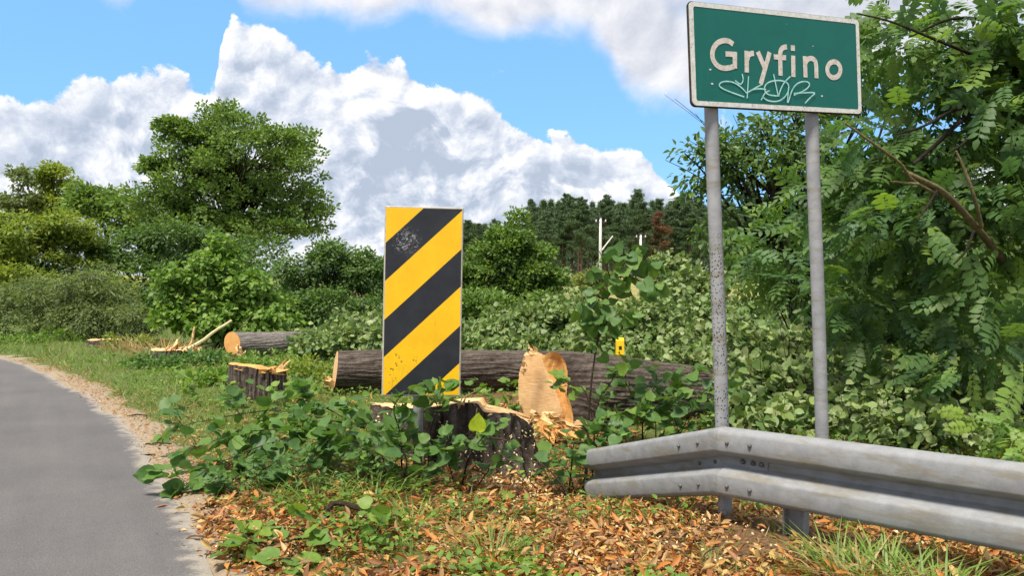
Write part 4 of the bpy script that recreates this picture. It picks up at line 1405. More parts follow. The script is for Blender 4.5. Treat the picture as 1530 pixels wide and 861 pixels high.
# big log with the broad cut face
def big_log():
    c0 = P(815, 582, 5.95)
    c0[2] = 0.30
    e = empty('felled_log', (c0[0], c0[1], 0.0))
    tag(e, 'thick felled trunk with broad orange cut face turned to the road', 'log')
    base = np.array(e.location)
    ax = norm(np.array([0.93, 0.36, -0.05]))
    nf = norm(np.array([0.40, 0.91, 0.06]))
    # bark body
    K, J, L = 240, 70, 2.7
    # outline of the cut in picture terms, rounded to two lobes
    pix = [(776, 600), (774, 575), (777, 552), (783, 535), (791, 525), (800, 524), (807, 528), (813, 531), (822, 527), (832, 526), (841, 534), (848, 550), (849, 572), (846, 588), (852, 600), (856, 618), (858, 640), (852, 655), (832, 660), (808, 658), (790, 648), (782, 625)]
    out = []
    for px, py in pix:
        q = P(px, py, 1.0) - np.array([0, 0, EYE])
        tt = ((c0 - np.array([0, 0, EYE])) @ nf) / (q @ nf)
        out.append(np.array([0, 0, EYE]) + q * tt)
    out = chaikin(np.array(out + [out[0]]), 2)[:-1]
    cen = out.mean(0)
    # sort into even angles round the axis
    up = np.array([0, 0, 1.0]); sx = norm(np.cross(nf, up)); sz = np.cross(sx, nf)
    th = np.linspace(0, 2 * np.pi, K, endpoint=False)
    a = np.arctan2((out - cen) @ sz, (out - cen) @ sx) % (2 * np.pi)
    rad = np.linalg.norm(out - cen, axis=1)
    o_ = np.argsort(a)
    rr0 = np.interp(th, a[o_], rad[o_], period=2 * np.pi)
    rr0 = rr0 * (1 + (fbm(np.cos(th) * 9, np.sin(th) * 9, 1.0) - 0.5) * 0.05)
    ring0 = cen + sx * (rr0 * np.cos(th))[:, None] + sz * (rr0 * np.sin(th))[:, None]
    ax_s = norm(np.cross(ax, up)); ax_z = np.cross(ax_s, ax)
    V, RG = [], []
    for j in range(J):
        t = j / (J - 1)
        dn, ag = ring_noise(th, t * L * 1.2, 4.0, 0.055, 15)
        r = 0.315 - 0.14 * t
        c = np.array([c0[0], c0[1], 0.29]) + ax * (t * L) + np.array([0, 0, -0.13 * t])
        circ = c + ax_s * (r * (1 + dn) * np.cos(th))[:, None] + ax_z * (r * (1 + dn) * np.sin(th))[:, None]
        f = sstep(0, 0.16, t)
        first = ring0 + ax * (t * L)
        V.append(first * (1 - f) + circ * f)
        RG.append(ag)
    Vb = np.concatenate(V)
    i = (np.arange(J - 1)[:, None] * K + np.arange(K)[None])
    i2 = (np.arange(J - 1)[:, None] * K + (np.arange(K)[None] + 1) % K)
    F = np.stack([i, i2, i2 + K, i + K], -1).reshape(-1, 4)
    obj('bark', mesh_np('bark', Vb - base, F, M['bark'], dict(ridge=np.concatenate(RG)), True), e)
    # cut face: flat pale part and a hollowed deeper orange part on the right, split along a seam
    rings = 16
    for nm, material in (('cut_face', 'cut_wood'), ('torn_face', 'cut_wood_deep')):
        VV = []
        for q in range(rings + 1):
            f = 1 - q / rings
            p = cen + (ring0 - cen) * f
            loc = (p - cen) @ sx            # sx points left or right in the face plane
            lx = p[:, 0] - cen[0]
            hh = p[:, 2] - cen[2]
            seam = sstep(0.035, 0.075, lx - 0.02 + 0.05 * np.sin(hh * 7) + np.where(hh > 0.05, 0.25 * (hh - 0.05), 0))
            dep = 0.05 * seam * np.exp(-((lx - 0.09) / 0.07) ** 2) * min(1, q / 3)
            rough = (fbm(p[:, 0] * 26, p[:, 2] * 9, 3.0) - 0.5) * (0.006 + 0.03 * seam) * min(1, q / 2)
            low = sstep(-0.20, -0.34, hh)
            rough = rough + low * (fbm(p[:, 0] * 22, p[:, 2] * 30, 7.0) - 0.5) * 0.07 * min(1, q / 2)
            VV.append(p + nf[None] * (dep + rough)[:, None] - nf * 0.004)
        A = np.array(VV)
        lx = A[:, :, 0] - cen[0]
        FF = []
        for q in range(rings):
            for k in range(K):
                k2 = (k + 1) % K
                m = (lx[q, k] + lx[q + 1, k]) / 2 - 0.02 + 0.05 * math.sin((A[q, k, 2] - cen[2]) * 7)
                if A[q, k, 2] - cen[2] > 0.05: m += 0.25 * (A[q, k, 2] - cen[2] - 0.05)
                low = A[q, k, 2] - cen[2] < -0.22
                side = 'torn_face' if (m > 0.05 or low) else 'cut_face'
                if side == nm:
                    FF.append((q * K + k, q * K + k2, (q + 1) * K + k2, (q + 1) * K + k))
        pyobj(nm, A.reshape(-1, 3) - base, FF, M[material], e)
    # torn wood hanging at the foot and the ragged upper-left rim
    splinters('splinter', e, base, [P(x, 618 + 0.35 * (x - 800), 5.72) for x in range(795, 862, 4)], (0.75, -0.2, -0.25), 0.12, 0.020, 'splinter_wood', 34, 21)
    splinters('splinter', e, base, [P(x, 640 + 0.1 * (x - 800), 5.66) for x in range(806, 868, 4)], (0.45, -0.3, -0.6), 0.09, 0.024, 'cut_wood_deep', 30, 22)
    splinters('splinter', e, base, [P(781, 552, 5.85), P(785, 540, 5.85), P(790, 531, 5.85), P(796, 527, 5.85)], (-0.2, -0.6, 0.4), 0.05, 0.02, 'splinter_wood', 14, 23)
    # hinge strip lying over to the stump
    G = Geo()
    pts = [P(722, 608, 5.15), P(745, 612, 5.2), P(775, 620, 5.35), P(800, 630, 5.55)]
    G.tube([p - base for p in chaikin(np.array(pts), 1)], 0.018, 5)
    G.build('hinge_strip', M['splinter_wood'], e)


big_log()


def plain_log(label, c0, n0, r0, ax, L, r1, seed, wood='bark', cut='cut_wood', torn=None):
    e = empty('felled_log', (c0[0], c0[1], g1(c0[0], c0[1])))
    tag(e, label, 'log')
    base = np.array(e.location)
    log_mesh(e, base, np.asarray(c0, float), n0, r0, ax, L, r1, seed=seed, wood=wood, cut=cut)
    if torn:
        for (pts, dr, l, w, n, s) in torn:
            splinters('splinter', e, base, pts, dr, l, w, 'splinter_wood', n, s)
    return e


plain_log('long dark log lying behind the striped board with its pale end by the grass', P(501, 554, 7.7), (0.93, 0.30, -0.12), 0.195, (0.985, 0.17, -0.01), 2.45, 0.185, 11,
          torn=[([P(492, 572, 7.6), P(496, 578, 7.6), P(490, 566, 7.6)], (-0.3, -0.3, 0.2), 0.09, 0.045, 9, 31)])
plain_log('far grey log with a hexagonal orange cut end beside the leaning pole', P(347, 513, 11.6), (0.62, 0.78, 0.0), 0.17, (0.97, 0.22, 0.0), 2.3, 0.16, 13, wood='grey_bark', cut='cut_wood_deep',
          torn=[([P(358, 525, 11.4), P(361, 530, 11.4), P(355, 520, 11.4)], (0.3, -0.2, -0.5), 0.12, 0.05, 8, 32)])
plain_log('rough grey log half hidden in leaves behind the right sign post', P(1245, 604, 6.3), (0.9, 0.3, 0), 0.14, (0.97, -0.08, 0.10), 1.3, 0.12, 15, wood='grey_bark')
plain_log('grey log end lying in the leaves beyond the striped board', P(505, 507, 12.2), (0.95, 0.2, 0), 0.13, (0.98, 0.1, 0.0), 1.4, 0.12, 17, wood='grey_bark')

# loose timber
def timber(name, label, cat, a, b_, r, material, r1=None):
    a = np.asarray(a); b_ = np.asarray(b_)
    e_loc = a
    n = 7
    t = np.linspace(0, 1, n)[:, None]
    pts = a + (b_ - a) * t + rng.normal(size=(n, 3)) * r * 0.25
    G = Geo()
    G.tube(pts - e_loc, np.linspace(r, r1 or r * 0.6, n), 6)
    o = G.build(name, M[material], None)
    o.location = e_loc
    tag(o, label, cat)


timber('peeled_pole', 'long peeled pale pole leaning up from the splintered stump', 'pole', P(282, 522, 11.0), P(348, 478, 11.2), 0.028, 'pale_wood')
timber('broken_stake', 'short upright broken stake beside the leaning peeled pole', 'stake', P(284, 520, 11.1), P(291, 488, 11.1), 0.022, 'splinter_wood')
timber('thin_branch', 'thin bare twig rising from the far grey log', 'branch', P(352, 500, 11.6), P(375, 472, 11.6), 0.014, 'lichen_bark', 0.006)


def crooked(name, label, pts, r0, r1, material='twig', cat='branch', base=None):
    pts = chaikin(np.array(pts), 2)
    b0 = pts[0].copy()
    G = Geo()
    G.tube(pts - b0, np.linspace(r0, r1, len(pts)) * rng.uniform(0.88, 1.12, len(pts)), 7)
    o = G.build(name, M[material], None, True)
    o.location = b0
    tag(o, label, cat)


def GP(px, d, h=0.0):
    """a point on the ground at that bearing and distance, h above it"""
    x = (px - CXP) / FPX * d
    return np.array([x, d, g1(x, d) + h])


crooked('broken_branch', 'dark crooked broken branch lying in the grass near the asphalt', [GP(484, 3.55, 0.0), GP(489, 3.6, 0.05), GP(500, 3.65, 0.07), GP(540, 3.62, 0.06), GP(585, 3.6, 0.05), GP(600, 3.6, 0.03)], 0.015, 0.011)
for k_, (pts, lab) in enumerate([
        ([GP(192, 5.0), GP(212, 4.98, 0.012), GP(232, 4.95, 0.01)], 'thin dark stick lying across the asphalt edge'),
        ([GP(218, 5.3), GP(240, 5.25, 0.02), GP(256, 5.2, 0.02)], 'bent twig on the sandy strip beside the brushy branch'),
        ([GP(190, 6.4), GP(205, 6.4, 0.02), GP(220, 6.35, 0.015)], 'small twig on the asphalt edge where the verge turns grassy'),
        ([GP(300, 3.75), GP(315, 3.78, 0.015), GP(332, 3.82, 0.015)], 'small dry twig on the sand between the two leafy sprays')]):
    crooked('stick', lab, pts, 0.008, 0.004, 'twig', 'stick')

# ------------------------------------------------------------------ town sign
def town_sign():
    W, H = 0.997, 0.465
    c = P(1035, 157, 3.45)
    yaw = math.atan2(0.37, 0.926)
    roll = R(-2.45)
    e = empty('town_sign', (0, 0, 0))
    Mx = Matrix.Translation(Vector(c)) @ Matrix.Rotation(yaw, 4, 'Z') @ Matrix.Rotation(roll, 4, 'Y')
    e.matrix_world = Mx
    tag(e, 'green town name sign reading Gryfino with white border and scrawled graffiti on two posts', 'sign')
    Mi = Mx.inverted()

    def uv(px, py):
        q = Vector(P(px, py, 1.0)) - Vector((0, 0, EYE))
        o = Mi @ Vector((0, 0, EYE))
        d = Mi.to_3x3() @ q
        t = -o.y / d.y
        p = o + d * t
        return np.array([p.x, p.z])

    def rrect(x0, z0, x1, z1, r, n=6):
        out = []
        for cx, cz, a0 in ((x1 - r, z1 - r, 0), (x0 + r, z1 - r, 90), (x0 + r, z0 + r, 180), (x1 - r, z0 + r, 270)):
            for i in range(n + 1):
                a = R(a0 + 90 * i / n)
                out.append((cx + r * math.cos(a), cz + r * math.sin(a)))
        return out

    def slab(name, poly, y0, y1, material):
        n = len(poly)
        V = [(x, y0, z) for x, z in poly] + [(x, y1, z) for x, z in poly]
        F = [tuple(range(n)), tuple(range(2 * n - 1, n - 1, -1))] + [(i, i + n, (i + 1) % n + n, (i + 1) % n) for i in range(n)]
        return pyobj(name, V, F, M[material], e)
    # pan: steel back with a folded rim, white sheet, green field
    slab('back_plate', rrect(0, 0, W, H, 0.022), 0.022, 0.003, 'post_grey')
    outer = rrect(0, 0, W, H, 0.022); inner = rrect(0.021, 0.021, W - 0.021, H - 0.021, 0.010)
    n = len(outer)
    V = [(x, -0.001, z) for x, z in outer] + [(x, -0.001, z) for x, z in inner] + [(x, 0.004, z) for x, z in outer]
    F = [(i, (i + 1) % n, n + (i + 1) % n, n + i) for i in range(n)] + [(2 * n + i, 2 * n + (i + 1) % n, (i + 1) % n, i) for i in range(n)]
    pyobj('white_border', V, F, M['sign_white'], e)
    slab('green_field', inner, 0.003, 0.0005, 'sign_green')
    # dark folded edge seen on the left and below
    G = Geo()
    G.tube([(x, 0.012, z) for x, z in outer + outer[:1]], 0.006, 5, False)
    G.build('rim', M['twig'], e)

    def ribbon(paths, w, y):
        G = Geo()
        for path, closed in paths:
            p = np.array([uv(1010 + a / 4.783, b_ / 4.783) for a, b_ in path])
            if len(p) > 2:
                if closed:
                    for _ in range(2):
                        q = []
                        for i in range(len(p)):
                            a, b_ = p[i], p[(i + 1) % len(p)]
                            q += [a * 0.75 + b_ * 0.25, a * 0.25 + b_ * 0.75]
                        p = np.array(q)
                    p = np.concatenate([p, p[:1]])
                else:
                    p = chaikin(p, 2)
            m = len(p)
            t = np.gradient(p, axis=0)
            if closed:
                t[0] = t[-1] = p[1] - p[-2]
            t /= np.linalg.norm(t, axis=1)[:, None] + 1e-9
            nn = np.stack([-t[:, 1], t[:, 0]], 1)
            V = []
            yy = y - 0.00012 * len(G.F) / 8.0
            for i in range(m):
                a, b_ = p[i] + nn[i] * w / 2, p[i] - nn[i] * w / 2
                V += [(a[0], yy, a[1]), (b_[0], yy, b_[1])]
            G.add(V, [(2 * i, 2 * i + 1, 2 * i + 3, 2 * i + 2) for i in range(m - 1)])
        return G
    SW = 0.0245
    ov = [(1127 + 48 * math.cos(a), 497 + 58 * math.sin(a)) for a in np.linspace(0, 2 * math.pi, 14, endpoint=False)]
    letters = [
        [([(408, 315), (375, 290), (335, 287), (290, 306), (262, 350), (256, 405), (278, 455), (318, 484), (365, 488), (418, 472)], False), ([(419, 488), (419, 372)], False), ([(432, 389), (352, 384)], False)],
        [([(503, 362), (505, 517)], False), ([(507, 425), (516, 392), (538, 380), (556, 380)], False)],
        [([(583, 368), (636, 490)], False), ([(668, 372), (604, 600)], False)],
        [([(746, 540), (743, 400), (745, 360), (762, 338), (792, 334)], False), ([(697, 404), (785, 412)], False)],
        [([(836, 396), (838, 549)], False), ([(833, 322), (834, 362)], False)],
        [([(919, 400), (925, 552)], False), ([(922, 452), (935, 424), (965, 413), (992, 428), (1001, 462), (1003, 558)], False)],
        [(ov, True)]]
    for L in letters:
        ribbon(L, SW, -0.0014).build('letter', M['letter_white'], e)
    tags = [([(485, 692), (400, 662), (325, 632), (300, 606), (330, 580), (400, 582), (460, 618), (505, 668)], False),
            ([(470, 528), (480, 575), (458, 608), (420, 574)], False), ([(515, 545), (505, 702)], False),
            ([(500, 665), (555, 632), (612, 602)], False), ([(545, 640), (600, 632), (640, 640)], False),
            ([(665, 648), (632, 660), (604, 715)], False),
            ([(612, 690), (650, 722), (725, 728), (780, 690), (806, 630), (792, 588), (735, 572), (660, 582), (622, 620), (640, 678), (735, 687)], False),
            ([(692, 530), (725, 686)], False), ([(812, 546), (770, 585), (745, 630), (728, 684)], False),
            ([(800, 612), (790, 735)], False), ([(795, 735), (826, 630), (870, 588), (930, 580), (955, 604), (920, 645), (835, 680)], False),
            ([(835, 668), (900, 664), (998, 660), (960, 690), (915, 738)], False)]
    for k, L in enumerate(tags):
        ribbon([L], 0.0062, -0.0030 - 0.0003 * k).build('graffiti_stroke', M['graffiti_paint'], e)
    dots = [(245, 496, 9), (258, 598, 10), (1043, 686, 10), (978, 328, 6)]
    for a, b_, r_ in dots:
        p = uv(1010 + a / 4.783, b_ / 4.783)
        q = r_ / 4.783 / FPX * 3.6
        slab('paint_spot', [(p[0] + q * math.cos(t) * (1 + 0.3 * math.sin(3 * t)), p[1] + 0.7 * q * math.sin(t)) for t in np.linspace(0, 2 * math.pi, 9, endpoint=False)], 0.0005, -0.0008, 'sign_white')
    # posts with clamps at the back
    for t_, speck in ((0.141, 1.0), (0.735, 0.12)):
        x = t_ * W
        zs = np.linspace(0.42, -1.98, 40)
        V, F = tube([(x + 0.0015 * math.sin(z * 5), 0.056, z) for z in zs], 0.0315, 20)
        me = bpy.data.meshes.new('post')
        me.from_pydata([tuple(map(float, v)) for v in V], [], [tuple(map(int, f)) for f in F])
        me.polygons.foreach_set('use_smooth', [len(p.vertices) == 4 for p in me.polygons])
        at = me.attributes.new('speck', 'FLOAT', 'POINT'); at.data.foreach_set('value', [speck] * len(V))
        me.materials.append(M['post_grey'])
        po = obj('post', me, e)
        for z in (0.10, 0.36):
            G = Geo(); G.tube([(x, 0.056, z - 0.014), (x, 0.056, z + 0.014)], 0.0345, 16); G.build('clamp', M['galvanised'], po)
        G = Geo(); G.tube([(x, 0.056, 0.42), (x, 0.056, 0.432)], [0.0335, 0.030], 16); G.build('post_cap', M['galvanised'], po)


town_sign()

# ------------------------------------------------------------------ striped board
def striped_board():
    W, H = 0.447, 1.093
    c = P(571, 591, 4.45)
    e = empty('warning_board', (0, 0, 0))
    Mx = Matrix.Translation(Vector(c)) @ Matrix.Rotation(R(4), 4, 'Z') @ Matrix.Rotation(R(1.0), 4, 'Y')
    e.matrix_world = Mx
    tag(e, 'yellow and black diagonally striped warning board on a grey post before the wide stump', 'sign')

    def slab(name, poly, y0, y1, material):
        n = len(poly)
        V = [(x, y0, z) for x, z in poly] + [(x, y1, z) for x, z in poly]
        F = [tuple(range(n)), tuple(range(2 * n - 1, n - 1, -1))] + [(i, i + n, (i + 1) % n + n, (i + 1) % n) for i in range(n)]
        return pyobj(name, V, F, M[material], e)
    slab('panel', [(0, 0), (W, 0), (W, H), (0, H)], 0.0, 0.003, 'alloy_edge')
    m = 0.005
    # folded edges
    G = Geo()
    for a, b_ in (((0, 0), (W, 0)), ((W, 0), (W, H)), ((W, H), (0, H)), ((0, H), (0, 0))):
        G.tube([(a[0], 0.006, a[1]), (b_[0], 0.006, b_[1])], 0.0045, 6)
    G.build('folded_edge', M['alloy_edge'], e)

    def band(z0, z1):
        """the strip between two diagonals (heights at the left edge), clipped to the face"""
        k = 0.955
        poly = [(m, z0), (W - m, z0 + k * (W - 2 * m)), (W - m, z1 + k * (W - 2 * m)), (m, z1)]

        def clip(pl, zc, keep_above):
            out = []
            for i in range(len(pl)):
                a, b_ = pl[i], pl[(i + 1) % len(pl)]
                ia = (a[1] >= zc) == keep_above
                ib = (b_[1] >= zc) == keep_above
                if ia: out.append(a)
                if ia != ib:
                    t = (zc - a[1]) / (b_[1] - a[1])
                    out.append((a[0] + (b_[0] - a[0]) * t, zc))
            return out
        poly = clip(poly, m, True)
        return clip(poly, H - m, False) if poly else poly
    # heights of the stripe boundaries along the left edge
    zb = [-0.72, -0.405, -0.182, 0.0, 0.195, 0.385, 0.575, 0.765, 0.965, 1.2]
    zs = [H - (y - 58) / 742 * H for y in (200, 350, 503, 650)]
    per = (zs[0] - zs[2])
    edges = [zs[0] + per, zs[1] + per, zs[0], zs[1], zs[2], zs[3], zs[2] - per, zs[3] - per, zs[2] - 2 * per]
    for i in range(len(edges) - 1):
        pl = band(edges[i + 1] + 0.0, edges[i])
        if len(pl) >= 3 and max(p[1] for p in pl) - min(p[1] for p in pl) > 0.01:
            black = i % 2 == 0
            slab('black_stripe' if black else 'yellow_stripe', pl, -0.0012 - (0.0006 if black else 0), -0.0001, 'marker_black' if black else 'marker_yellow')
    G = Geo()
    x = 0.205
    V, F = tube([(x, 0.045, 0.95), (x, 0.045, 0.0), (x + 0.006, 0.045, -0.48)], 0.030, 18)
    G.add(V, F)
    po = G.build('post', M['post_grey'], e, True)
    for z in (0.25, 0.80):
        G = Geo(); G.box((x, 0.022, z), (0.10, 0.012, 0.03)); G.tube([(x, 0.045, z - 0.015), (x, 0.045, z + 0.015)], 0.033, 14); G.build('clamp', M['galvanised'], po)


striped_board()

# ------------------------------------------------------------------ guardrail
def guardrail():
    A = P(884, 672, 4.75); K_ = P(1090, 637, 3.50); Rr = P(1530, 690, 2.68)
    Rr = K_ + (Rr - K_) * 3.6
    base = np.array([K_[0], K_[1], g1(K_[0], K_[1])])
    e = empty('guardrail', base)
    tag(e, 'weathered grey steel guardrail bending down into the leaf litter at its end', 'guardrail')
    drop = 0.156
    A2, K2, R2 = (p - np.array([0, 0, drop]) for p in (A, K_, Rr))
    prof = [(0.018, 0.150), (0.026, 0.156), (0.045, 0.1555), (0.064, 0.150), (0.076, 0.140), (0.081, 0.128), (0.083, 0.060), (0.080, 0.052), (0.072, 0.044), (0.012, 0.022), (0.003, 0.014),
            (0.0, 0.0)]
    prof = prof + [(u, -z) for u, z in prof[-2::-1]]
    # pts along the path, each with an outward direction (towards the road)
    d1 = norm(K2 - A2); d2 = norm(R2 - K2)
    up = np.array([0, 0, 1.0])
    o1 = norm(np.cross(d1, up)); o2 = norm(np.cross(d2, up))
    if o1[1] > 0: o1 = -o1
    if o2[1] > 0: o2 = -o2
    om = norm(o1 + o2); om = om / (om @ o1)
    st = []
    L1 = np.linalg.norm(K2 - A2); L2 = np.linalg.norm(R2 - K2)
    for t in np.linspace(0, L1 - 0.05, 14): st.append((A2 + d1 * t, o1))
    st.append((K2 - d1 * 0.025 + 0.0 * om, norm(o1 * 0.75 + om * 0.25)))
    st.append((K2, om))
    st.append((K2 + d2 * 0.025, norm(o2 * 0.75 + om * 0.25)))
    for t in np.linspace(0.05, L2, 48): st.append((K2 + d2 * t, o2))

    def sweep(name, stations, prof, th, material, shear=0.0):
        n, m = len(stations), len(prof)
        pr = np.array(prof)
        tg = np.gradient(pr, axis=0); tg /= np.linalg.norm(tg, axis=1)[:, None]
        inn = pr + np.stack([tg[:, 1], -tg[:, 0]], 1) * th
        V = []
        for j, (c, o) in enumerate(stations):
            wob = 0.002 * math.sin(j * 1.7)
            for ring in (pr, inn):
                for (u, z) in ring:
                    cc = c
                    if shear and j == 0:
                        cc = c + d1 * (shear * (0.15 - z) / 0.3 + 0.03 * math.sin(z * 40))
                    V.append(cc + o * (u + wob) + up * z - base)
        F = []
        for j in range(n - 1):
            for i in range(m - 1):
                a = j * 2 * m + i; b_ = (j + 1) * 2 * m + i
                F.append((a, a + 1, b_ + 1, b_))
                F.append((a + m + 1, a + m, b_ + m, b_ + m + 1))
            for i in (0, m - 1):
                a = j * 2 * m + i; b_ = (j + 1) * 2 * m + i
                F.append((a, b_, b_ + m, a + m))
        for j in (0, n - 1):
            for i in range(m - 1):
                a = j * 2 * m + i
                F.append((a, a + m, a + m + 1, a + 1))
        return pyobj(name, V, F, M[material], e, True, 28)
    sweep('end_beam', st[:16], prof, 0.003, 'galvanised', 0.10)
    sweep('main_beam', st[15:], prof, 0.003, 'galvanised')
    # splice plate behind the joint, seen in the hollow
    pr2 = [(u + 0.0035, z) for u, z in prof if abs(z) < 0.05]
    pr2 = [(0.030, 0.034), (0.014, 0.0265), (0.0065, 0.016), (0.0035, 0.0), (0.0065, -0.016), (0.014, -0.0265), (0.030, -0.034)]
    ss = [(K2 - d1 * 0.28, o1), (K2 - d1 * 0.03, o1), (K2, om), (K2 + d2 * 0.03, o2), (K2 + d2 * 0.19, o2)]
    sweep('splice_plate', ss, pr2, 0.002, 'galvanised')

    def bolt(c, o, u, z, r=0.0095):
        G = Geo()
        p = c + o * u + up * z - base
        V, F = tube([p - o * 0.002, p + o * 0.005, p + o * 0.009, p + o * 0.010], [r, r * 0.95, r * 0.6, r * 0.2], 8)
        G.add(V, F)
        G.build('bolt', M['bolt_steel'], e, True)
    for s in (0.13, 0.29):
        bolt(K2 - d1 * s, o1, 0.083, 0.095); bolt(K2 - d1 * s * 0.95, o1, 0.083, -0.098)
    for s in (0.035, 0.145):
        bolt(K2 + d2 * s, o2, 0.083, 0.095); bolt(K2 + d2 * s, o2, 0.083, -0.098)
    bolt(K2 - d1 * 0.23, o1, 0.006, 0.0); bolt(K2 - d1 * 0.10, o1, 0.006, 0.0)
    for s in (0.07, 0.12, 0.16): bolt(K2 + d2 * s, o2, 0.006, 0.004, 0.012)
    # posts: rolled sigma section
    for s in (0.30, 1.75, 3.2):
        c = K2 + d2 * s
        z0 = g1(c[0], c[1])
        sec = [(-0.05, -0.005), (-0.05, -0.045), (-0.044, -0.05), (0.044, -0.05), (0.05, -0.045), (0.05, -0.005), (0.042, -0.005), (0.042, -0.042), (-0.042, -0.042), (-0.042, -0.005)]
        n = len(sec)
        V = []
        for z in (z0 - 0.15, K2[2] + 0.12):
            for a, b_ in sec:
                p = np.array([c[0], c[1], 0]) + d2 * np.array([1, 1, 0]) * a + o2 * (b_ + 0.045 - 0.05)
                V.append((p[0] - base[0], p[1] - base[1], z - base[2]))
        F = [(i, (i + 1) % n, n + (i + 1) % n, n + i) for i in range(n)] + [tuple(range(n - 1, -1, -1)), tuple(range(n, 2 * n))]
        pyobj('post', V, F, M['post_grey'], e)


guardrail()

# ------------------------------------------------------------------ small yellow pipeline marker
def yellow_post():
    d = 8.2
    c = GP(926, d)
    e = empty('marker_post', c)
    tag(e, 'small yellow plastic marker post standing among the felled leaves', 'post')
    top = P(926, 509, d)[2] - c[2]
    G = Geo(); G.box((0, 0, top * 0.45 - 0.05), (0.055, 0.05, top * 0.9 + 0.1)); G.build('post_shaft', M['plastic_yellow'], e)
    G = Geo()
    h = 0.15
    V = [(-0.042, -0.04, top - h), (0.042, -0.04, top - h), (0.042, -0.04, top), (-0.042, -0.04, top), (-0.042, 0.035, top - h), (0.042, 0.035, top - h), (0.042, 0.02, top + 0.03), (-0.042, 0.02, top + 0.03)]
    G.add(V, [(0, 1, 2, 3), (5, 4, 7, 6), (4, 0, 3, 7), (1, 5, 6, 2), (3, 2, 6, 7), (0, 4, 5, 1)])
    hd = G.build('post_head', M['plastic_yellow'], e)
    G = Geo(); G.box((0, -0.042, top - 0.075), (0.03, 0.004, 0.035)); G.build('dark_mark', M['marker_black'], hd)


yellow_post()

# ------------------------------------------------------------------ linden shoots and cut branches near the road
def leafy(name, label, cat, stems, n_leaf, size, material='linden_leaf', shape='heart', wood='twig', r=0.006, group=None, spread=0.06, start=0.15, up=0.9, droop=0.25, twig_n=5, sag=True, special=None):
    """branches given as lists of points; leaves on both sides of them and of short side twigs"""
    stems = [chaikin(np.array(s, float), 2) for s in stems]
    base = stems[0][0].copy()
    e = empty(name, base)
    tag(e, label, cat, group)
    allp, alld = [], []
    for s in stems:
        rr = r * (1.0 if s is stems[0] else 0.7)
        G = Geo()
        G.tube(s - base, np.linspace(rr, rr * 0.4, len(s)), 6)
        L = np.linalg.norm(np.diff(s, axis=0), axis=1).sum()
        tn = max(1, int(twig_n * L / 0.5))
        for q in range(tn):
            t = rng.uniform(start, 0.95)
            i = int(t * (len(s) - 1))
            dirn = norm(s[min(i + 1, len(s) - 1)] - s[max(i - 1, 0)])
            sd_ = norm(np.cross(dirn, rng.normal(size=3)) + np.array([0, 0, 0.25]))
            tip = s[i] + dirn * spread * rng.uniform(0.4, 1.6) + sd_ * spread * rng.uniform(0.6, 2.2)
            tip[2] = max(tip[2], g1(tip[0], tip[1]) + 0.02)
            qd = bez(s[i], (s[i] + tip) / 2 + np.array([0, 0, 0.01]), tip, 5)
            G.tube(qd - base, np.linspace(rr * 0.45, rr * 0.2, 5), 4, False)
            for w_ in range(4):
                f = 0.35 + 0.65 * (w_ + rng.random()) / 4
                allp.append(s[i] + (tip - s[i]) * f); alld.append(norm(tip - s[i]) + norm(np.cross(tip - s[i], [0, 0, 1])) * (1 if w_ % 2 else -1) * 0.9)
        for w_ in range(int(L / 0.035)):
            t = start + (1 - start) * (w_ + rng.random()) / max(1, int(L / 0.035))
            i = min(int(t * (len(s) - 1)), len(s) - 2)
            dirn = norm(s[i + 1] - s[i])
            side = norm(np.cross(dirn, [0.05, 0.1, 1])) * (1 if w_ % 2 else -1)
            allp.append(s[i]); alld.append(dirn * 0.5 + side)
        G.build('stem' if s is stems[0] else 'side_branch', M[wood], e, True)
    allp = np.array(allp); alld = np.array(alld)
    j = rng.choice(len(allp), n_leaf, replace=len(allp) < n_leaf)
    pos = allp[j] + rng.normal(size=(n_leaf, 3)) * 0.012
    d = norm(norm(alld[j]) + rng.normal(size=(n_leaf, 3)) * 0.3 + np.array([0, 0, -droop]))
    nrm = norm(np.array([0, -0.25, up]) + rng.normal(size=(n_leaf, 3)) * 0.45)
    sc = size * rng.uniform(0.6, 1.25, n_leaf)
    pos = pos + d * sc[:, None] * 0.33
    zz = gz(pos[:, 0] + d[:, 0] * sc * 0.6, pos[:, 1] + d[:, 1] * sc * 0.6) + 0.012
    low = pos[:, 2] + d[:, 2] * sc < zz
    pos[:, 2] = np.where(low, np.maximum(pos[:, 2], zz + 0.01), pos[:, 2])
    d[:, 2] = np.where(low, np.abs(d[:, 2]) * 0.3, d[:, 2])
    k = min(300, n_leaf)
    leaf_objects('leaf', e, base, pos[:k], d[:k], nrm[:k], sc[:k], shape, material)
    if n_leaf > k:
        V, F, rnd = scatter(pos[k:], d[k:], nrm[k:], sc[k:], shape)
        o = obj('foliage', mesh_np('foliage', V - base, F, M[material], dict(rnd=rnd)), e)
        o['kind'] = 'stuff'
    return e


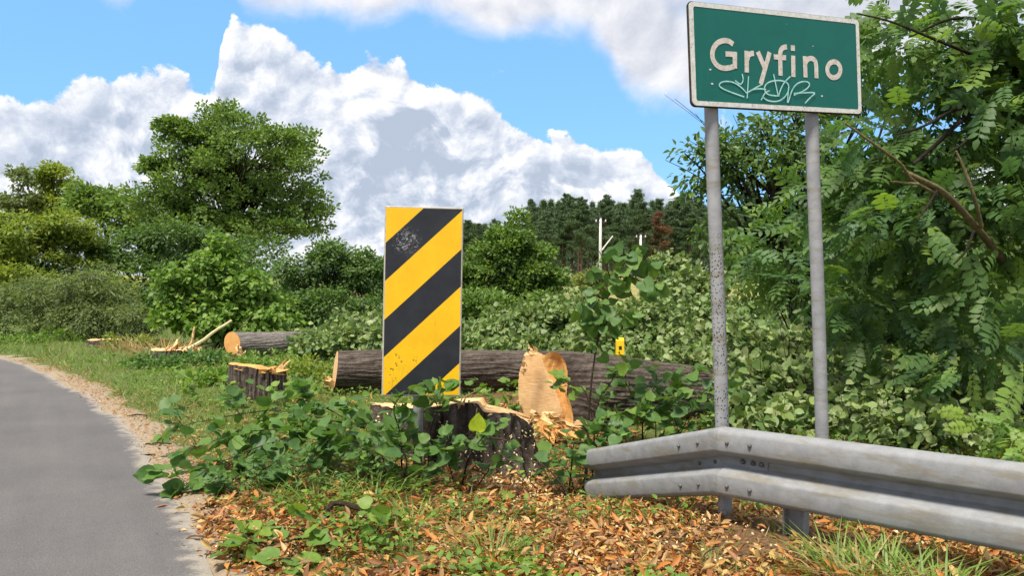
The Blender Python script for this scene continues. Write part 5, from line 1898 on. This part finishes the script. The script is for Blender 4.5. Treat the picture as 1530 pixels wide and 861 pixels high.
# cut linden branch sprawling from the stump to the asphalt
leafy('linden_branch', 'big cut linden branch sprawling from the stump onto the asphalt edge', 'branch',
      [[P(560, 650, 4.75), P(500, 645, 4.6), P(430, 655, 4.5), P(350, 690, 4.35), P(290, 735, 4.1)],
       [P(500, 645, 4.6), P(430, 610, 4.75), P(350, 620, 4.9), P(255, 640, 5.0)],
       [P(520, 648, 4.6), P(470, 660, 4.3), P(400, 700, 4.15), P(330, 730, 4.0)],
       [P(480, 645, 4.6), P(420, 640, 4.5), P(340, 650, 4.55), P(270, 680, 4.5)],
       [P(540, 640, 4.7), P(470, 600, 4.9), P(400, 590, 5.1), P(340, 605, 5.2)],
       [P(430, 655, 4.5), P(380, 670, 4.3), P(310, 700, 4.2), P(262, 738, 4.05)],
       [P(500, 650, 4.5), P(460, 690, 4.2), P(420, 720, 4.05)]], 430, 0.088, spread=0.07, start=0.08)
leafy('linden_shoot', 'bushy linden shoots growing up around the post of the striped board', 'shoots',
      [[GP(600, 4.42), P(600, 650, 4.3), P(585, 610, 4.25), P(600, 590, 4.25)],
       [GP(575, 4.4), P(570, 660, 4.25), P(545, 620, 4.3), P(520, 600, 4.35)],
       [GP(640, 4.4), P(640, 650, 4.3), P(655, 610, 4.3), P(650, 600, 4.3)],
       [GP(590, 4.2), P(560, 680, 4.15), P(520, 660, 4.2), P(500, 640, 4.3)],
       [GP(620, 4.2), P(640, 690, 4.15), P(670, 665, 4.2), P(705, 655, 4.25)],
       [GP(600, 4.15), P(610, 690, 4.05), P(600, 670, 4.05), P(590, 655, 4.1)]], 210, 0.088, spread=0.05)
leafy('linden_shoot', 'low linden leaves between the striped board and the log splinters', 'shoots',
      [[GP(690, 4.3), P(700, 680, 4.2), P(720, 655, 4.2), P(735, 640, 4.25)], [GP(680, 4.25), P(670, 690, 4.15), P(660, 670, 4.15)],
       [GP(710, 4.3), P(740, 690, 4.25), P(760, 690, 4.3)]], 46, 0.08, spread=0.05)
leafy('linden_shoot', 'dark linden shoots crowding the buried end of the guardrail', 'shoots',
      [[GP(850, 4.9), P(855, 690, 4.75), P(855, 670, 4.7), P(860, 660, 4.7)], [GP(870, 4.9), P(880, 670, 4.8), P(905, 650, 4.75), P(930, 645, 4.7)],
       [GP(890, 4.95), P(890, 670, 4.8), P(895, 640, 4.75), P(905, 620, 4.75)], [GP(860, 4.8), P(850, 700, 4.65), P(830, 690, 4.65)],
       [GP(900, 5.0), P(920, 640, 4.95), P(940, 620, 4.95), P(960, 615, 4.95)]], 120, 0.088, spread=0.05)
leafy('linden_shoot', 'broad clump of dark linden shoots behind the guardrail kink', 'shoots',
      [[GP(960, 5.6), P(960, 620, 5.4), P(940, 580, 5.35), P(930, 565, 5.35)], [GP(990, 5.6), P(1000, 610, 5.35), P(1010, 575, 5.3), P(1020, 560, 5.3)],
       [GP(1010, 5.5), P(1030, 620, 5.2), P(1045, 590, 5.15), P(1060, 580, 5.15)], [GP(980, 5.5), P(980, 620, 5.2), P(970, 590, 5.15), P(985, 570, 5.15)],
       [GP(940, 5.5), P(920, 620, 5.3), P(905, 600, 5.3)], [GP(1020, 5.4), P(1010, 630, 5.1), P(1000, 610, 5.05)], [GP(1050, 5.6), P(1060, 620, 5.4), P(1070, 600, 5.4)]], 230, 0.085, spread=0.06)
leafy('linden_sapling', 'slender linden sapling with drooping leaves rising in front of the big log', 'sapling',
      [[GP(876, 5.0), P(880, 600, 4.95), P(890, 520, 4.95), P(905, 450, 4.95), P(925, 405, 4.95), P(945, 375, 4.95)],
       [P(893, 510, 4.95), P(905, 480, 4.9), P(925, 470, 4.85)], [P(905, 450, 4.95), P(890, 440, 4.9), P(870, 445, 4.9)],
       [P(920, 415, 4.95), P(950, 410, 4.9), P(985, 425, 4.9)], [P(940, 385, 4.95), P(960, 385, 4.9), P(980, 395, 4.9)],
       [P(915, 425, 4.95), P(905, 395, 4.9), P(895, 375, 4.9)]], 92, 0.105, r=0.0075, start=0.42, spread=0.04, droop=0.9, up=0.4, twig_n=4)
leafy('linden_shoot', 'thin stems with a few leaves crossing the bark of the big log', 'shoots',
      [[GP(885, 5.1), P(890, 600, 5.0), P(915, 570, 5.0), P(920, 555, 5.0)], [GP(895, 5.1), P(880, 580, 5.0), P(850, 575, 5.0), P(835, 580, 5.0)],
       [GP(890, 5.1), P(930, 605, 5.0), P(965, 615, 4.95)]], 26, 0.085, 'linden_bright', start=0.4, spread=0.03)
leafy('linden_shoot', 'green shoots between the wide stump and the long log behind it', 'shoots',
      [[GP(690, 6.3), P(700, 600, 6.3), P(715, 580, 6.3)], [GP(730, 6.3), P(740, 600, 6.3), P(735, 585, 6.3)], [GP(765, 6.3), P(765, 600, 6.3), P(770, 588, 6.3)],
       [GP(550, 6.4), P(540, 600, 6.4), P(520, 590, 6.4)], [GP(710, 6.1), P(750, 610, 6.1), P(775, 605, 6.1)]], 90, 0.07, 'linden_bright', spread=0.06, r=0.004)
leafy('linden_shoot', 'leafy sprouts round the roots of the ragged orange stump', 'shoots',
      [[GP(330, 6.7), P(340, 600, 6.6), P(355, 585, 6.6)], [GP(390, 6.6), P(400, 600, 6.5), P(420, 590, 6.5)], [GP(440, 6.8), P(450, 590, 6.7), P(470, 580, 6.7)], [GP(300, 6.9), P(290, 590, 6.9), P(280, 575, 6.9)]], 110, 0.07, 'linden_bright', spread=0.07, r=0.004)
leafy('linden_spray', 'small spray of fresh linden leaves dropped on the sand by the asphalt', 'spray',
      [[GP(520, 3.35, 0.03), GP(460, 3.2, 0.05), GP(400, 3.12, 0.035), GP(350, 3.08, 0.02)], [GP(470, 3.22, 0.05), GP(430, 3.3, 0.06), GP(400, 3.35, 0.03)],
       [GP(450, 3.2, 0.05), GP(440, 3.05, 0.04), GP(420, 2.98, 0.02)]], 34, 0.085, 'linden_bright', start=0.2, spread=0.03, up=1.2, droop=0.1)
leafy('linden_spray', 'low green sprouts in the leaf litter before the broken branch', 'spray',
      [[GP(520, 3.3), GP(530, 3.3, 0.08), GP(545, 3.28, 0.12)], [GP(560, 3.35), GP(570, 3.35, 0.09), GP(580, 3.35, 0.11)], [GP(500, 3.2), GP(490, 3.2, 0.08), GP(470, 3.2, 0.10)],
       [GP(540, 3.2), GP(550, 3.15, 0.06), GP(565, 3.12, 0.08)]], 40, 0.062, 'linden_bright', start=0.2, spread=0.035)
leafy('bramble', 'tangled low weeds sprouting under the sprawling linden branch', 'weeds',
      [[GP(330, 4.05), GP(350, 4.0, 0.10), GP(380, 3.95, 0.16)], [GP(380, 4.05), GP(400, 4.0, 0.14), GP(420, 3.98, 0.2)], [GP(430, 4.1), GP(450, 4.05, 0.15), GP(465, 4.05, 0.22)],
       [GP(480, 4.1), GP(500, 4.05, 0.14), GP(515, 4.05, 0.2)], [GP(360, 3.9), GP(340, 3.88, 0.08), GP(310, 3.9, 0.1)], [GP(540, 4.1), GP(550, 4.05, 0.12), GP(560, 4.05, 0.16)]],
      300, 0.036, 'linden_leaf', shape='oval', spread=0.05, r=0.004, twig_n=14)
for k_, (px, d, mt, lab, sz) in enumerate([(712, 4.45, 'yellow_leaf', 'single bright yellow-green leaf standing against the dark stump', 0.10),
                                          (962, 4.2, 'linden_bright', 'lone green leaf on the litter under the guardrail end', 0.085),
                                          (748, 4.1, 'linden_bright', 'pale green leaf lying on the weeds below the stump', 0.09)]):
    sv, sf = SHAPES['heart']
    o = obj('fallen_leaf', mesh_np('fallen_leaf', sv, sf, M[mt], dict(rnd=np.full(len(sv), 0.4))))
    tag(o, lab, 'leaf')
    if k_ == 0:
        Rm = frames(np.array([[0.12, -0.1, 1.0]]), np.array([[0.1, -1.0, 0.2]]))[0]
        p = P(712, 646, 4.0)
    else:
        Rm = frames(np.array([[0.7, 0.4, 0.1]]), np.array([[0.1, -0.4, 1.0]]))[0]
        p = GP(px, d, 0.03)
    o.matrix_world = Matrix.Translation(Vector(p)) @ Matrix(((*Rm[0], 0), (*Rm[1], 0), (*Rm[2], 0), (0, 0, 0, 1))) @ Matrix.Scale(sz, 4)

# thin bare twigs arching over the litter below the stump
for k_, (pts, lab) in enumerate([
        ([P(700, 655, 4.55), P(760, 655, 4.5), P(810, 690, 4.4), GP(835, 4.3)], 'thin bare twig arching over the litter below the stump'),
        ([P(790, 680, 4.6), P(830, 710, 4.45), GP(862, 4.35)], 'short bare twig by the dark shoots at the guardrail end'),
        ([P(545, 640, 4.6), P(480, 625, 4.7), P(440, 618, 4.8)], 'bare stem running out of the sprawling linden branch')]):
    crooked('bare_twig', lab, pts, 0.006, 0.003, 'twig', 'twig')

# dark stone in the litter
def stone():
    c = GP(800, 3.10, 0.01)
    r_ = np.random.default_rng(5)
    V, F = [], []
    n, m = 12, 8
    for i in range(m + 1):
        ph = math.pi * i / m
        for j in range(n):
            th = 2 * math.pi * j / n
            d_ = np.array([math.sin(ph) * math.cos(th), math.sin(ph) * math.sin(th), math.cos(ph)])
            q = 1 + 0.35 * (float(fbm(np.array([d_[0] * 2 + 3]), np.array([d_[1] * 2]), d_[2] * 2)[0]) - 0.5) * 2
            V.append(d_ * q * np.array([0.058, 0.04, 0.032]))
    for i in range(m):
        for j in range(n):
            F.append((i * n + j, i * n + (j + 1) % n, (i + 1) * n + (j + 1) % n, (i + 1) * n + j))
    o = pyobj('stone', V, F, M['stone'])
    o.location = c
    o.rotation_euler = (0, 0, 0.3)
    tag(o, 'small dark bluish stone lying in the grass and litter', 'stone')


stone()

# ------------------------------------------------------------------ ground cover
def cover(name, label, cat, pos, d, nrm, sc, shape, material):
    V, F, rnd = scatter(pos, d, nrm, sc, shape)
    o = obj(name, mesh_np(name, V, F, M[material], dict(rnd=rnd)))
    tag(o, label, cat, kind='stuff')


def sample(n, x0, x1, y0, y1, power=1.0):
    """points with density falling off with distance"""
    u = rng.random(n)
    y = (y0 ** (-power) + u * (y1 ** (-power) - y0 ** (-power))) ** (-1 / power)
    f = rng.uniform(x0, x1, n)
    x = f * y
    return x, y


def ground_cover():
    # dead leaves and chips in the foreground
    x, y = sample(110000, -0.45, 1.05, 2.3, 7.2, 1.0)
    s = edge_dist(x, y)
    gm = grass_mask(x, y, s)
    dens = (1 - 0.72 * gm) * sstep(0.02, 0.30, s + (fbm(x * 3, y * 3, 1.0) - 0.5) * 0.5) * np.clip(2.6 * fbm(x * 2.4, y * 2.4, 6.0) - 0.62, 0.05, 1)
    dens = np.maximum(dens, 0.8 * np.exp(-(((x - 0.1) / 0.9) ** 2 + ((y - 5.2) / 1.1) ** 2)))
    keep = rng.random(len(x)) < dens
    x, y, s = x[keep], y[keep], s[keep]
    n = len(x)
    z = gz(x, y, s) + rng.uniform(0.0, 0.022, n)
    pos = np.stack([x, y, z], 1)
    d = norm(rng.normal(size=(n, 3)) * np.array([1, 1, 0.25]))
    nrm = norm(np.array([0, 0, 1.0]) + rng.normal(size=(n, 3)) * 0.5)
    cover('leaf_litter', 'orange-brown dead leaves and wood chips strewn over the verge', 'leaf litter', pos, d, nrm, 0.012 + 0.034 * rng.random(n) ** 1.6, 'oval', 'litter_leaf')
    m2 = rng.random(n) < 0.35
    k2 = m2.sum()
    cover('dry_strips', 'curled narrow dead leaves and bark strips mixed into the litter', 'leaf litter', pos[m2] + np.array([0, 0, 0.012]), d[m2] + rng.normal(size=(k2, 3)) * 0.4, nrm[m2] + rng.normal(size=(k2, 3)) * 0.5, rng.uniform(0.025, 0.075, k2), 'narrow', 'litter_leaf')
    # small round-leaved weeds in patches
    xw, yw = sample(64000, -0.85, 0.75, 2.4, 14, 1.0)
    sw = edge_dist(xw, yw)
    pw = sstep(0.44, 0.56, fbm(xw * 1.9 + 7, yw * 1.9, 12.0)) * sstep(0.15, 0.6, sw) * (0.45 + 0.5 * sstep(4.5, 6, yw))
    kw = rng.random(len(xw)) < pw
    xw, yw, sw = xw[kw], yw[kw], sw[kw]
    nw = len(xw)
    hw = rng.uniform(0.01, 0.09, nw)
    cover('low_weeds', 'low round-leaved weeds in green patches on the verge', 'weeds', np.stack([xw, yw, gz(xw, yw, sw) + hw], 1), norm(rng.normal(size=(nw, 3)) * np.array([1, 1, 0.4])), norm(np.array([0, 0, 1.0]) + rng.normal(size=(nw, 3)) * 0.45),
          rng.uniform(0.02, 0.05, nw) * (1 + 0.6 * sstep(6, 12, yw)), 'oval', 'linden_bright')
    # pale chips round the stump and under the rail
    P1 = np.stack([rng.normal(0.05, 0.32, 420), rng.normal(4.55, 0.16, 420)], 1)
    P2 = np.stack([rng.normal(0.85, 0.45, 260), rng.normal(3.15, 0.28, 260)], 1)
    P3 = np.stack([rng.normal(-0.3, 0.7, 200), rng.normal(3.9, 0.6, 200)], 1)
    q = np.concatenate([P1, P2, P3])
    n = len(q)
    z = gz(q[:, 0], q[:, 1]) + rng.uniform(0.015, 0.04, n)
    rad = np.hypot(q[:, 0] + 0.40, q[:, 1] - 5.28)
    z = z + np.clip(0.72 - rad, 0, 0.2) * 1.2
    pos = np.column_stack([q, z])
    a_ = rng.uniform(-2.6, 0.25, 330)
    t_ = rng.random(330) ** 1.3
    rr_ = 0.53 * (1 + 0.30 * (1 - t_) ** 2.2) + 0.022
    fx, fy = -0.40 + rr_ * np.cos(a_), 5.28 + rr_ * np.sin(a_)
    g0 = gz(fx, fy)
    pos = np.concatenate([pos, np.stack([fx, fy, g0 + (top_main(fx, fy) - g0) * t_ * 0.9], 1)])
    n = len(pos)
    cover('wood_chips', 'pale fresh wood chips scattered below the stump and the guardrail', 'wood chips', pos, norm(rng.normal(size=(n, 3))), norm(np.array([0, -0.5, 1.0]) + rng.normal(size=(n, 3)) * 0.5),
          rng.uniform(0.009, 0.024, n), 'oval', 'pale_chip')
    # sawdust-coloured flakes along the asphalt edge
    i = rng.integers(40, 260, 9000)
    of = np.abs(rng.normal(0.16, 0.16, 9000))
    q = EDGE_S[i] + EDGE_N[i] * of[:, None] + rng.normal(size=(9000, 2)) * 0.05
    kp = (fbm(q[:, 0] * 2, q[:, 1] * 2, 2.0) > 0.42) & (q[:, 1] > 2.2)
    q = q[kp]; n = len(q)
    z = np.maximum(gz(q[:, 0], q[:, 1]), 0.0) + 0.008
    cover('edge_litter', 'dry leaf crumbs gathered along the sandy asphalt edge', 'leaf litter', np.column_stack([q, z]), norm(rng.normal(size=(n, 3)) * np.array([1, 1, 0.15])), norm(np.array([0, 0, 1.0]) + rng.normal(size=(n, 3)) * 0.3),
          rng.uniform(0.010, 0.030, n), 'oval', 'litter_leaf')
    # grass on the left verge and back
    x, y = sample(165000, -0.85, 1.3, 2.5, 17, 0.9)
    s = edge_dist(x, y)
    gm = grass_mask(x, y, s)
    dens = gm * sstep(0.06, 0.5, s + (fbm(x * 3, y * 3, 4.0) - 0.5) * 0.5) * (0.5 + 0.8 * fbm(x * 1.5, y * 1.5, 8.0))
    dens = np.where(y < 4.6, dens * 0.42, dens) + 0.05 * sstep(0.4, 0.8, s) * (y < 5)
    keep = rng.random(len(x)) < dens
    x, y, s = x[keep], y[keep], s[keep]
    n = len(x)
    pos = np.stack([x, y, gz(x, y, s) - 0.005], 1)
    lean = rng.normal(size=(n, 3)) * np.array([0.55, 0.55, 0.0]) + np.array([0, 0, 1.0])
    hgt = rng.uniform(0.03, 0.10, n) * (0.55 + 0.6 * sstep(4.5, 12, y)) * (0.6 + 0.8 * fbm(x * 1.2, y * 1.2, 3.0))
    cover('grass', 'short green grass on the verge beside the road', 'grass', pos, lean, norm(rng.normal(size=(n, 3)) * np.array([1, 1, 0.2])), hgt * 1.3, 'blade', 'grass_blade')
    # straw-coloured grass mixed in
    m = rng.random(n) < np.where(fbm(x * 0.9, y * 0.9, 21.0) > 0.52, 0.5, 0.12)
    pos2 = pos[m] + rng.normal(size=(m.sum(), 3)) * np.array([0.03, 0.03, 0])
    pos2[:, 2] = gz(pos2[:, 0], pos2[:, 1])
    cover('dry_grass', 'straw-coloured dead grass mixed through the verge', 'grass', pos2, lean[m] + rng.normal(size=(m.sum(), 3)) * 0.3, norm(rng.normal(size=(m.sum(), 3)) * np.array([1, 1, 0.2])), hgt[m] * 1.35, 'blade_bent', 'dry_grass')


ground_cover()


def tuft(px, d, n, h, label, material='grass_blade', sp=0.06, cat='grass tuft'):
    n = int(n * 1.7); sp *= 1.25
    c = GP(px, d)
    th = rng.uniform(0, 2 * np.pi, n)
    rr = sp * rng.random(n) ** 0.6
    pos = np.stack([c[0] + rr * np.cos(th), c[1] + rr * np.sin(th), np.zeros(n)], 1)
    pos[:, 2] = gz(pos[:, 0], pos[:, 1]) - 0.004
    out = np.stack([np.cos(th), np.sin(th), np.zeros(n)], 1)
    d_ = norm(out * rng.uniform(0.15, 0.9, n)[:, None] + np.array([0, 0, 1.0]))
    nrm = -out + np.array([0, 0, 0.4]) + rng.normal(size=(n, 3)) * 0.2
    V, F, rnd = scatter(pos, d_, -nrm, h * rng.uniform(0.4, 1.15, n), 'blade_bent')
    o = obj('grass_tuft', mesh_np('grass_tuft', V - c, F, M[material], dict(rnd=rnd)))
    o.location = c
    tag(o, label, cat)


for (px, d, n, h, lab, m_, sp_) in [
        (615, 3.6, 90, 0.17, 'arching grass tuft behind the crooked broken branch', 'grass_blade', 0.08),
        (735, 3.05, 110, 0.16, 'bright grass tuft beside the small dark stone', 'grass_blade', 0.10),
        (700, 3.35, 60, 0.13, 'thin grass tuft in the orange litter', 'grass_blade', 0.08),
        (1260, 2.85, 90, 0.19, 'tall mixed grass tuft under the guardrail beam', 'grass_blade', 0.14),
        (1330, 2.75, 110, 0.22, 'thick grass growing against the guardrail beam', 'grass_blade', 0.14),
        (1410, 2.6, 110, 0.20, 'green grass clump at the near end of the guardrail', 'grass_blade', 0.16),
        (1290, 2.75, 50, 0.20, 'straw-dry grass clump under the guardrail', 'dry_grass', 0.12),
        (1060, 3.05, 30, 0.09, 'small green weed tuft among the pale chips', 'grass_blade', 0.06),
        (930, 4.3, 40, 0.14, 'ragged grass at the buried guardrail end', 'grass_blade', 0.10),
        (560, 3.95, 90, 0.20, 'long grass under the linden shoots', 'grass_blade', 0.14),
        (470, 3.85, 110, 0.17, 'leaning grass beneath the sprawling linden branch', 'grass_blade', 0.16),
        (395, 3.9, 90, 0.14, 'grass clump at the asphalt edge under the sprawling branch', 'grass_blade', 0.14),
        (245, 11.6, 120, 0.42, 'tall straw-dry grass by the splintered stump', 'dry_grass', 0.35),
        (200, 12.8, 100, 0.36, 'tall dry grass before the willow bush', 'dry_grass', 0.4),
        (420, 7.0, 60, 0.20, 'yellowed grass on the ragged stump roots', 'dry_grass', 0.2),
        (440, 7.6, 70, 0.26, 'green grass between ragged stump and long log', 'grass_blade', 0.2)]:
    tuft(px, d, n, h, lab, m_, sp_)
